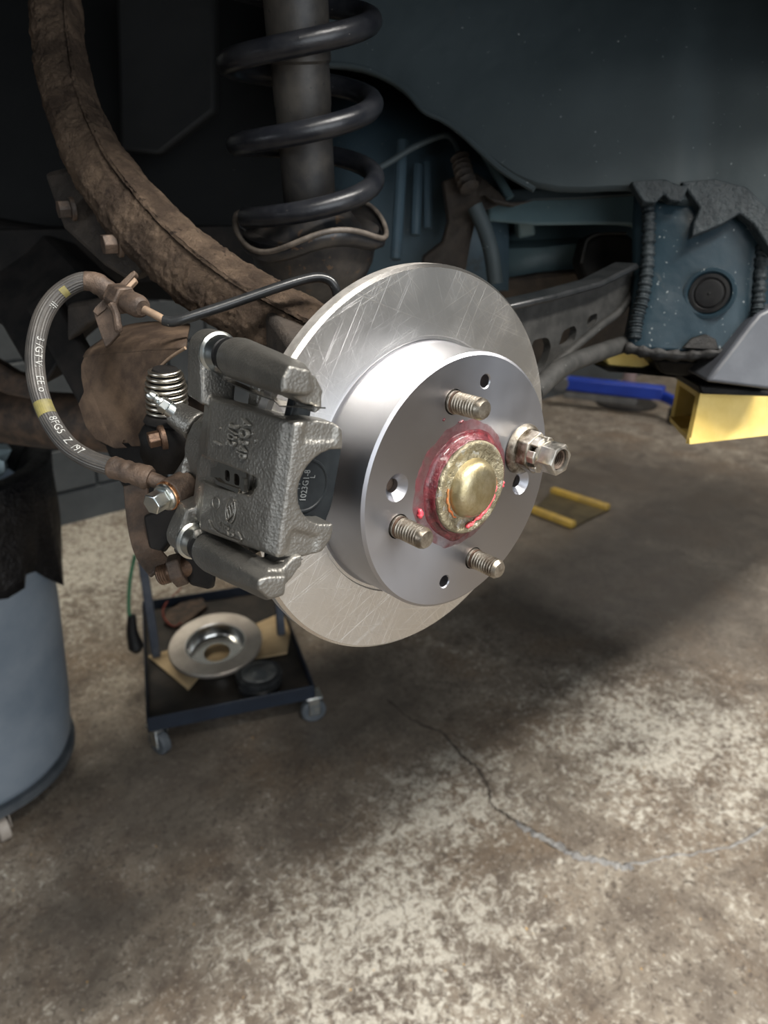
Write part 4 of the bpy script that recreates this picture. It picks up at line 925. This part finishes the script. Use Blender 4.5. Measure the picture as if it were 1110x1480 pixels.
# bleeder screw
b0, b1_ = PD(214, 568, .400), PD(256, 600, .404); bd = (b1_ - b0)
bl_ = obj('bleeder_screw', tr(frame_z(b0, bd), lathe([(0.0008, 0), (.0022, 0), (.0030, .0012), (.0030, .0042), (.0022, .0052), (.0022, .0068), (.0036, .0076), (.0036, .013), (.0044, .014), (.0044, bd.length)], 6 * 4)), 'zinc', calp)
obj('bleeder_hex', tr(frame_z(b0 + bd.normalized() * .009, bd), prism(ngon(6, .0047), .0045, Matrix.Identity(4))), 'zinc', bl_, bevel=.0004)

# ================================================================== caliper bracket
brk = thing('caliper_bracket', 'grey cast bracket with two stout arms holding the caliper guide pins', 'caliper bracket', cal(0.11, 0, -0.05))
def ringp_(u, v, w_, r_, n=20): return [cal(u + r_ * math.cos(2 * math.pi * i / n), v + r_ * math.sin(2 * math.pi * i / n), w_) for i in range(n)]
def cwl(px, w_): return [cw(x, y, w_) for x, y in px]
e1 = [(408, 548), (418, 528), (449, 535), (452, 566), (446, 572), (407, 567)]
topa = hull(ringp_(.1145, .047, -.058, .0105) + ringp_(.1145, .0468, -.069, .0088) + ringp_(.1145, .047, -.064, .0102) + cwl(e1, .011) + cwl([(405, 552), (413, 521), (440, 524), (450, 560), (405, 572)], -.004))
topl = extr(cwl([(420, 534), (445, 536), (458, 545), (467, 564), (466, 590), (457, 598), (454, 598), (457, 587), (440, 584), (410, 566)], .004), CW * -0.016)
e2 = [(374, 838), (386, 834), (414, 833), (411, 860), (389, 867), (373, 853)]
bota = hull(ringp_(.1145, -.054, -.058, .0105) + ringp_(.1145, -.054, -.069, .0088) + ringp_(.1145, -.054, -.064, .0102) + cwl(e2, .011) + cwl([(366, 836), (380, 824), (407, 822), (412, 836), (404, 862), (384, 868), (364, 850)], -.004))
botl = extr(cwl([(384, 828), (388, 822), (410, 821), (424, 806), (437, 801), (437, 816), (417, 842), (390, 850)], .004), CW * -0.016)
back = add(hull(cp3([(.122, .050, -.072), (.122, .038, -.072), (.100, .050, -.072), (.100, .036, -.072), (.122, .050, -.062), (.100, .036, -.062), (.100, .05, -.062)])),
           hull(cp3([(.122, -.058, -.072), (.122, -.044, -.072), (.100, -.058, -.072), (.100, -.042, -.072), (.122, -.058, -.062), (.100, -.042, -.062), (.100, -.058, -.062)])),
           hull(cp3([(.100, .050, -.072), (.088, .050, -.072), (.100, -.056, -.072), (.088, -.056, -.072), (.100, .05, -.062), (.088, .05, -.062), (.100, -.056, -.062), (.088, -.056, -.062)])))
bo = obj('bracket_casting', add(topa, topl, bota, botl, back), 'cast_iron', brk, remesh=0.0009, smit=6)
bake(bo)
for nm, px, du in (('abutment_clip', [(324, 550, .1185), (360, 566, .1175), (396, 579, .117), (404, 587, .117), (431, 588, .1165), (452, 588, .116)], -.007), ('abutment_clip', [(306, 788, .1185), (345, 808, .1175), (366, 824, .117), (372, 825, .117), (381, 818, .117), (404, 811, .1165)], -.013)):
    r0 = [cu(x, y, u_) for x, y, u_ in px]; obj(nm, gridsheet([r0, [p + CU * du for p in r0]]), 'stainless', brk, smooth=0, solid=0.0006)

# ================================================================== brake pads
bpd = thing('outer_brake_pad', 'black brake pad backing plate showing through the caliper window', 'brake pad', cal(.10, 0, -.016))
rim_ = (cw(481, 720, -.0135) - HUB).dot(CU)
ppoly = rnd([(.117, .022), (rim_ + .003, .024), (rim_, .014), (rim_, -.014), (rim_ + .003, -.026), (.117, -.026)], .2)
bk = obj('backing_plate', extr([cal(u, v, -.0185) for u, v in ppoly], CW * .0052), 'pad_black', bpd, bevel=.0005)
obj('pad_ear', extr(cp3([(.114, .020, -.0185), (.102, .020, -.0185), (.102, .040, -.0185), (.112, .040, -.0185)]), CW * .005), 'pad_black', bpd, bevel=.0005)
obj('pad_ear', extr(cp3([(.114, -.020, -.0185), (.102, -.020, -.0185), (.102, -.046, -.0185), (.112, -.046, -.0185)]), CW * .005), 'pad_black', bpd, bevel=.0005)
obj('friction_block', extr([cal(lerp(.098, u, .93), v * .9, -.0345) for u, v in ppoly], CW * .016), 'grime_brown', bpd, bevel=.001)
dc = cw(441, 702, -.0130)
obj('stamped_disc', tr(frame_z(dc, CW), lathe([(.0135, -.0008), (.0135, .0002), (.0130, .0007), (.0122, .0007), (.0118, .0002), (.0001, .0002)], 56)), 'pad_black', bk)
for body_, px, sz in (('1023G1-8', (441, 702), .0050), ('F1', (430, 702), .0046), ('L', (452, 689), .0040)):
    c_ = cw(px[0], px[1], -.0126); obj('stamped_letters', tr(fr(c_, CV, CU, CW) @ Matrix.Diagonal((.78, 1, 1, 1)), txt(body_, sz, .0002)), 'pad_letters', bk, smooth=0)
ipd = thing('inner_brake_pad', 'inboard brake pad pressed against the back of the disc under the caliper', 'brake pad', cal(.10, 0, -.055))
obj('backing_plate', extr([cal(u, v * .95, -.0625) for u, v in ppoly], CW * .005), 'pad_black', ipd, bevel=.0005)
obj('friction_block', extr([cal(lerp(.098, u, .93), v * .88, -.0575) for u, v in ppoly], CW * .0112), 'grime_brown', ipd, bevel=.001)

# ================================================================== banjo fitting, brake hose, line bracket, pipe
HS = [(160, 424, .435), (146, 413, .432), (126, 406, .430), (104, 412, .428), (80, 430, .426), (62, 458, .423), (52, 496, .420), (51, 534, .417), (59, 576, .414), (76, 614, .411), (100, 645, .407), (130, 664, .403), (164, 676, .400)]
HP = smooth_path(pd3(HS), 12)
hose = thing('brake_hose', 'ribbed grey rubber brake hose with white print looping down to the caliper', 'brake hose', PD(190, 684, .398))
HR = 0.0054
rib = [((1.0 if i % 2 else 0.955) * math.cos(2 * math.pi * i / 44), (1.0 if i % 2 else 0.955) * math.sin(2 * math.pi * i / 44)) for i in range(44)]
ho = obj('rubber_tube', tube(HP, HR, sect=rib, up0=-CF), 'hose_rubber', hose, smooth=25)
fer = smooth_path(pd3([(160, 674.5, .4005), (182, 681, .399), (203, 687, .3975), (218, 692, .397)]), 6)
obj('crimp_ferrule', tube(fer, [.0056, .0066, .0064, .0064, .0060, .0060, .0065, .0065, .0060, .0060, .0065, .0066, .0066, .0066, .0068, .0070, .0070, .0062, .0058][:len(fer)], 28), 'rust_fitting', hose, smooth=40)
obj('fitting_neck', tube(pd3([(212, 690, .397), (226, 695, .397), (246, 706, .398)]), [.0042, .0042, .0046], 18), 'rust_fitting', hose)
bj0, bj1 = PD(272, 700, .404), PD(243, 716, .392); bjd = (bj1 - bj0).normalized()
obj('banjo_eye', tr(frame_z(bj0, bjd), lathe([(0.001, 0), (.0078, 0), (.0088, .0012), (.0088, (bj1 - bj0).length - .001), (.0080, (bj1 - bj0).length), (.001, (bj1 - bj0).length)], 36)), 'rust_fitting', hose)
obj('crimp_ferrule', tube(smooth_path(pd3([(168, 432, .437), (150, 416, .433), (136, 408, .431), (122, 406, .4295)]), 5), [.0066, .0066, .0062, .0066, .0066, .0062, .0062, .0066, .0066, .0064, .0062, .006, .0058, .0057, .0057, .0056], 24), 'rust_fitting', hose, smooth=50)
# printed marks wrapped on the hose: position along the path by nearest pixel
def proj(p): d = p - CAM; z = d.dot(CF); return 555 + FPX * d.dot(CR) / z, 740 + FPX * d.dot(CD) / z
HPX = [proj(p) for p in HP]
Tn = [(HP[min(i + 1, len(HP) - 1)] - HP[max(i - 1, 0)]).normalized() for i in range(len(HP))]
SL = [0.0]
for i in range(1, len(HP)): SL.append(SL[-1] + (HP[i] - HP[i - 1]).length)
def at(s):
    s = max(0, min(SL[-1], s)); i = max(k for k in range(len(SL)) if SL[k] <= s + 1e-9); i = min(i, len(SL) - 2); f_ = (s - SL[i]) / (SL[i + 1] - SL[i])
    p = HP[i].lerp(HP[i + 1], f_); td = Tn[i].lerp(Tn[i + 1], f_).normalized(); return p, td
def wrap(g, px, side, m, nm, flip=1, lift=1.03):
    s0 = SL[min(range(len(HPX)), key=lambda i: (HPX[i][0] - px[0]) ** 2 + (HPX[i][1] - px[1]) ** 2)]
    V = []
    for v in g[0]:
        p, td = at(s0 + flip * v.x); n_ = (CAM - p); n_ = (n_ - td * n_.dot(td)).normalized(); b_ = n_.cross(td) * flip
        a = side + v.y / HR; V.append(p + (n_ * math.cos(a) + b_ * math.sin(a)) * (HR * lift + v.z))
    obj(nm, (V, g[1]), m, ho, smooth=0)
def fine(g, n=2):
    me = bpy.data.meshes.new('g'); me.from_pydata([tuple(v) for v in g[0]], [], g[1]); bm = bmesh.new(); bm.from_mesh(me)
    bmesh.ops.triangulate(bm, faces=bm.faces); bmesh.ops.subdivide_edges(bm, edges=bm.edges, cuts=1)
    bm.verts.index_update(); r_ = ([v.co.copy() for v in bm.verts], [tuple(v.index for v in f.verts) for f in bm.faces]); bm.free(); bpy.data.meshes.remove(me); return r_
SD = 0.35
for body_, px in (('8FG5', (92, 617)), ('Z', (107, 636)), ('/97', (122, 651))):
    wrap(fine(txt(body_, .0062, .0001)), px, SD, 'hose_white', 'printed_letters')
for body_, px in (('3', (51, 491)), ('/GT', (50, 512)), ('V:', (53, 531)), ('EE', (57, 553)), ('o', (63, 568)), ('II:', (70, 438))):
    wrap(fine(txt(body_, .0060, .0001)), px, SD, 'hose_white', 'printed_letters')
band = [(Vector((x, y, 0))) for x in np.linspace(-.0045, .0045, 8) for y in np.linspace(-.004, .009, 12)]
bf = [(i * 12 + j, i * 12 + j + 1, (i + 1) * 12 + j + 1, (i + 1) * 12 + j) for i in range(7) for j in range(11)]
wrap((band, bf), (79, 586), -.4, 'hose_yellow', 'yellow_paint_mark', 1, 1.01)
wrap(([v * 0.5 for v in band], bf), (92, 418), 0, 'hose_yellow', 'yellow_paint_mark', 1, 1.01)
bb = thing('banjo_bolt', 'bright zinc hex banjo bolt with a copper washer at the hose fitting', 'bolt', bj1)
obj('copper_washer', tr(frame_z(bj1, bjd), lathe([(.004, -.0002), (.0083, -.0002), (.0083, .0014), (.004, .0014)], 36, True)), 'copper', bb)
hexbolt('bolt_head', bj1 + bjd * .0016, bjd, .0105, .0090, .0078, 'zinc', bb, None, .0022)
# bracket that holds the rigid line to the hose
lb = thing('line_bracket', 'rusty bent steel bracket clamping the brake hose to the rigid pipe', 'bracket', PD(165, 450, .43))
obj('clamp_plate', extr(pd3([(133, 450, .424), (138, 443, .424), (188, 394, .430), (194, 390, .431), (196, 396, .431), (158, 440, .425), (152, 447, .424), (140, 456, .423)]), CF * 0.006), 'rust_fitting', lb, bevel=.0006)
obj('bracket_leg', extr(pd3([(135, 452, .424), (158, 438, .425), (166, 462, .424), (172, 482, .426), (158, 498, .428), (152, 502, .428), (142, 474, .426)]), CF * 0.003), 'rust_fitting', lb, bevel=.0005)
obj('retaining_clip', extr(pd3([(155, 440, .418), (162, 434, .418), (194, 400, .424), (197, 406, .424), (166, 439, .418), (160, 442, .418)]), CF * 0.004), 'rust_edge', lb, bevel=.0005)
obj('clip_tongue', tube(smooth_path(pd3([(162, 442, .418), (168, 455, .415), (170, 468, .415), (172, 480, .417)]), 5), [.0028, .0026, .0024, .0022, .0022, .0022, .0022, .0022, .0022, .0022, .0022, .0024, .0024, .0024, .0022, .0016], 10), 'rust_fitting', lb)
obj('hose_nut', tr(frame_z(PD(166, 428, .428), PD(200, 442, .416) - PD(166, 428, .428)), prism(ngon(6, .0088), .012, Matrix.Identity(4))), 'rust_fitting', lb, bevel=.001)
pipe = thing('brake_pipe', 'shiny black rigid brake pipe arching from the bracket to behind the disc', 'brake pipe', PD(225, 460, .415))
obj('flare_nut', tr(frame_z(PD(186, 436, .421), PD(216, 450, .412) - PD(186, 436, .421)), lathe([(.0005, 0), (.0068, 0), (.0068, .009), (.0060, .012), (.0045, .0135), (.0005, .0135)], 24)), 'rust_fitting', pipe)
obj('bare_pipe', tube(pd3([(208, 447, .413), (226, 456, .412), (242, 465, .412)]), .0023, 14), 'rust_edge', pipe)
obj('sleeve', tube(smooth_path(pd3([(236, 463, .412), (250, 465, .412), (275, 458, .413), (330, 440, .418), (400, 416, .425), (440, 404, .43), (462, 401, .433), (477, 406, .435), (485, 418, .437), (488, 434, .44), (490, 455, .445)]), 8), .0030, 16), 'black_paint', pipe, smooth=70)

# ================================================================== handbrake shield, spring, nuts behind the caliper
shd = thing('handbrake_shield', 'rusty brown bent sheet-metal shield covering the handbrake lever spring', 'shield', PD(180, 640, .43))
def sd(x): return lerp(.458, .412, (x - 113) / 155)
side = [(117, 545), (117, 527), (122, 515), (268, 503), (250, 514), (235, 527), (222, 543), (215, 557), (217, 580), (223, 605), (230, 628), (234, 641), (212, 644), (190, 645), (183, 638), (179, 636), (176, 641), (183, 647), (165, 648), (138, 635), (124, 617), (113, 584), (121, 566)]
obj('side_plate', extr([PD(x, y, sd(x) + 0.006 * ((y - 515) / 130) ** 2) for x, y in side], CF * .0018), 'rust_shield', shd, smooth=0, bevel=.0004)
rows = [[PD(x, y, d_) for x, y, d_ in ((121, 517, .456), (160, 513, .445), (210, 509, .430), (268, 504, .412))], [PD(x, y, d_) for x, y, d_ in ((128, 506, .462), (164, 500, .450), (212, 496, .435), (270, 494, .416))], [PD(x, y, d_) for x, y, d_ in ((150, 490, .49), (175, 482, .475), (215, 477, .46), (272, 482, .445))], [PD(x, y, d_) for x, y, d_ in ((170, 476, .51), (190, 470, .50), (225, 466, .49), (275, 470, .475))]]
obj('top_plate', gridsheet(gridsub(rows, 4)), 'rust_shield', shd, smooth=60, solid=.0018)
obj('edge_lip', tube(smooth_path([PD(x, y, sd(x) - .001) for x, y in side[3:12]], 4), .0010, 8), 'rust_edge', shd, smooth=70)
sp_ = thing('torsion_spring', 'shiny coiled torsion spring peeking out from behind the rusty shield', 'spring', PD(243, 600, .43))
sc0 = PD(242, 598, .428); sdir = (Vector((0, 0, 1)) + CR * 0.10 + CF * -0.10).normalized(); ma = frame_z(sc0, sdir, CF)
P = [ma @ Vector((.0112 * (1 - 0.25 * max(0, i - 120) / 72) * math.cos(i / 24 * 2 * math.pi), .0112 * (1 - 0.25 * max(0, i - 120) / 72) * math.sin(i / 24 * 2 * math.pi), i / 24 * .0034)) for i in range(193)]
obj('coil', tube(P, .0013, 10, up0=sdir), 'spring_wire', sp_, smooth=80)
obj('spring_core', tr(ma, lathe([(.0005, -.012), (.0085, -.012), (.0085, .025), (.0070, .028), (.0005, .029)], 28)), 'grime_black', sp_)
lev = thing('handbrake_lever', 'dark greasy handbrake lever and boot behind the caliper', 'lever', PD(240, 640, .43))
obj('lever_boot', tr(frame_z(PD(242, 648, .432), Vector((0, 0, 1)) + CR * .1, CF), lathe([(.0005, -.012), (.013, -.012), (.016, -.004), (.0155, .004), (.0165, .008), (.014, .013), (.012, .015), (.0135, .017), (.012, .020), (.0005, .021)], 32)), 'grime_black', lev, smooth=60)
obj('lever_plate', extr(pd3([(215, 590, .432), (262, 580, .425), (270, 592, .425), (264, 604, .425), (218, 606, .432)]), CF * .004), 'lca_paint', lev, bevel=.0008)
hexbolt('shield_bolt', PD(236, 632, .412), (-CR * .8 - CF * .45 + Vector((0, 0, -.25))).normalized(), .0085, .0065, .0072, 'rust_bolt', shd)
# lower rusty bracket with nut and bolt end
lw = thing('handbrake_bracket', 'rusty handbrake cable bracket with a bolt below the caliper', 'bracket', PD(240, 830, .44))
P = smooth_path(pd3([(196, 700, .47), (200, 740, .465), (206, 775, .46), (215, 800, .455), (232, 822, .447)]), 6)
obj('bracket_strap', tube(P, .008, sect=[(.2, 1), (-.2, 1), (-.2, -1), (.2, -1)], up0=-CF), 'rust_dark', lw, bevel=.0008)
obj('bracket_web', extr(pd3([(206, 745, .455), (255, 728, .45), (262, 745, .45), (250, 775, .45), (232, 800, .452), (215, 795, .455)]), CF * .012), 'grime_black', lw, bevel=.002)
obj('cable_clevis', extr(pd3([(262, 700, .43), (290, 740, .43), (262, 800, .43), (250, 800, .43), (252, 740, .43)]), CF * .02), 'grime_brown', lw, bevel=.002)
ba, bb_ = PD(228, 833, .436), PD(275, 818, .436); bd_ = (bb_ - ba)
th = [(.0001, 0), (.0045, 0), (.0060, .0012)] + [((.0064 if i % 2 else .0058), .0016 + i * .0007) for i in range(9)] + [(.0062, .009), (.0062, .024)]
obj('bolt_end', tr(frame_z(ba, bd_), lathe(th, 24)), 'rust_bolt', lw, smooth=30)
obj('bracket_nut', tr(frame_z(ba + bd_.normalized() * .0092, bd_), prism(ngon(6, .0105), .008, Matrix.Identity(4))), 'rust_dark', lw, bevel=.001)
obj('sleeve_block', hull(pd3([(268, 800, .43), (300, 810, .42), (312, 838, .425), (302, 852, .43), (276, 846, .435), (262, 826, .437)]) + pd3([(275, 800, .46), (310, 815, .46), (310, 850, .46), (270, 840, .46)])), 'grime_black', lw, bevel=.002)
# splash shield behind the disc
spl = thing('splash_shield', 'dark curved splash shield tucked behind the disc and caliper', 'shield', HUB + Vector((0, .07, 0)))
rows = []
for j in range(49):
    a = R(100 + 220 * j / 48)
    rows.append([DM @ Vector((r_ * math.cos(a), r_ * math.sin(a), z_)) for r_, z_ in ((.035, -.070), (.085, -.066), (.098, -.064), (.101, -.060), (.1035, -.0545), (.1055, -.0540))])
obj('shield_pan', gridsheet(rows), 'lca_paint', spl, smooth=40, solid=.0015)
kn = thing('steering_knuckle', 'grimy cast knuckle carrying the hub behind the disc', 'knuckle', HUB + Vector((0, .09, 0)))
obj('knuckle_body', add(hull([HUB + Vector(q) for q in ((-.05, .075, -.05), (.05, .075, -.05), (.05, .075, .05), (-.05, .075, .06), (-.04, .15, -.04), (.04, .15, -.04), (.04, .16, .07), (-.03, .16, .09))]), hull([HUB + Vector(q) for q in ((-.10, .08, -.03), (-.03, .08, -.05), (-.03, .11, .03), (-.095, .12, .03), (-.10, .11, -.02))])), 'grime_brown', kn, bevel=.004)
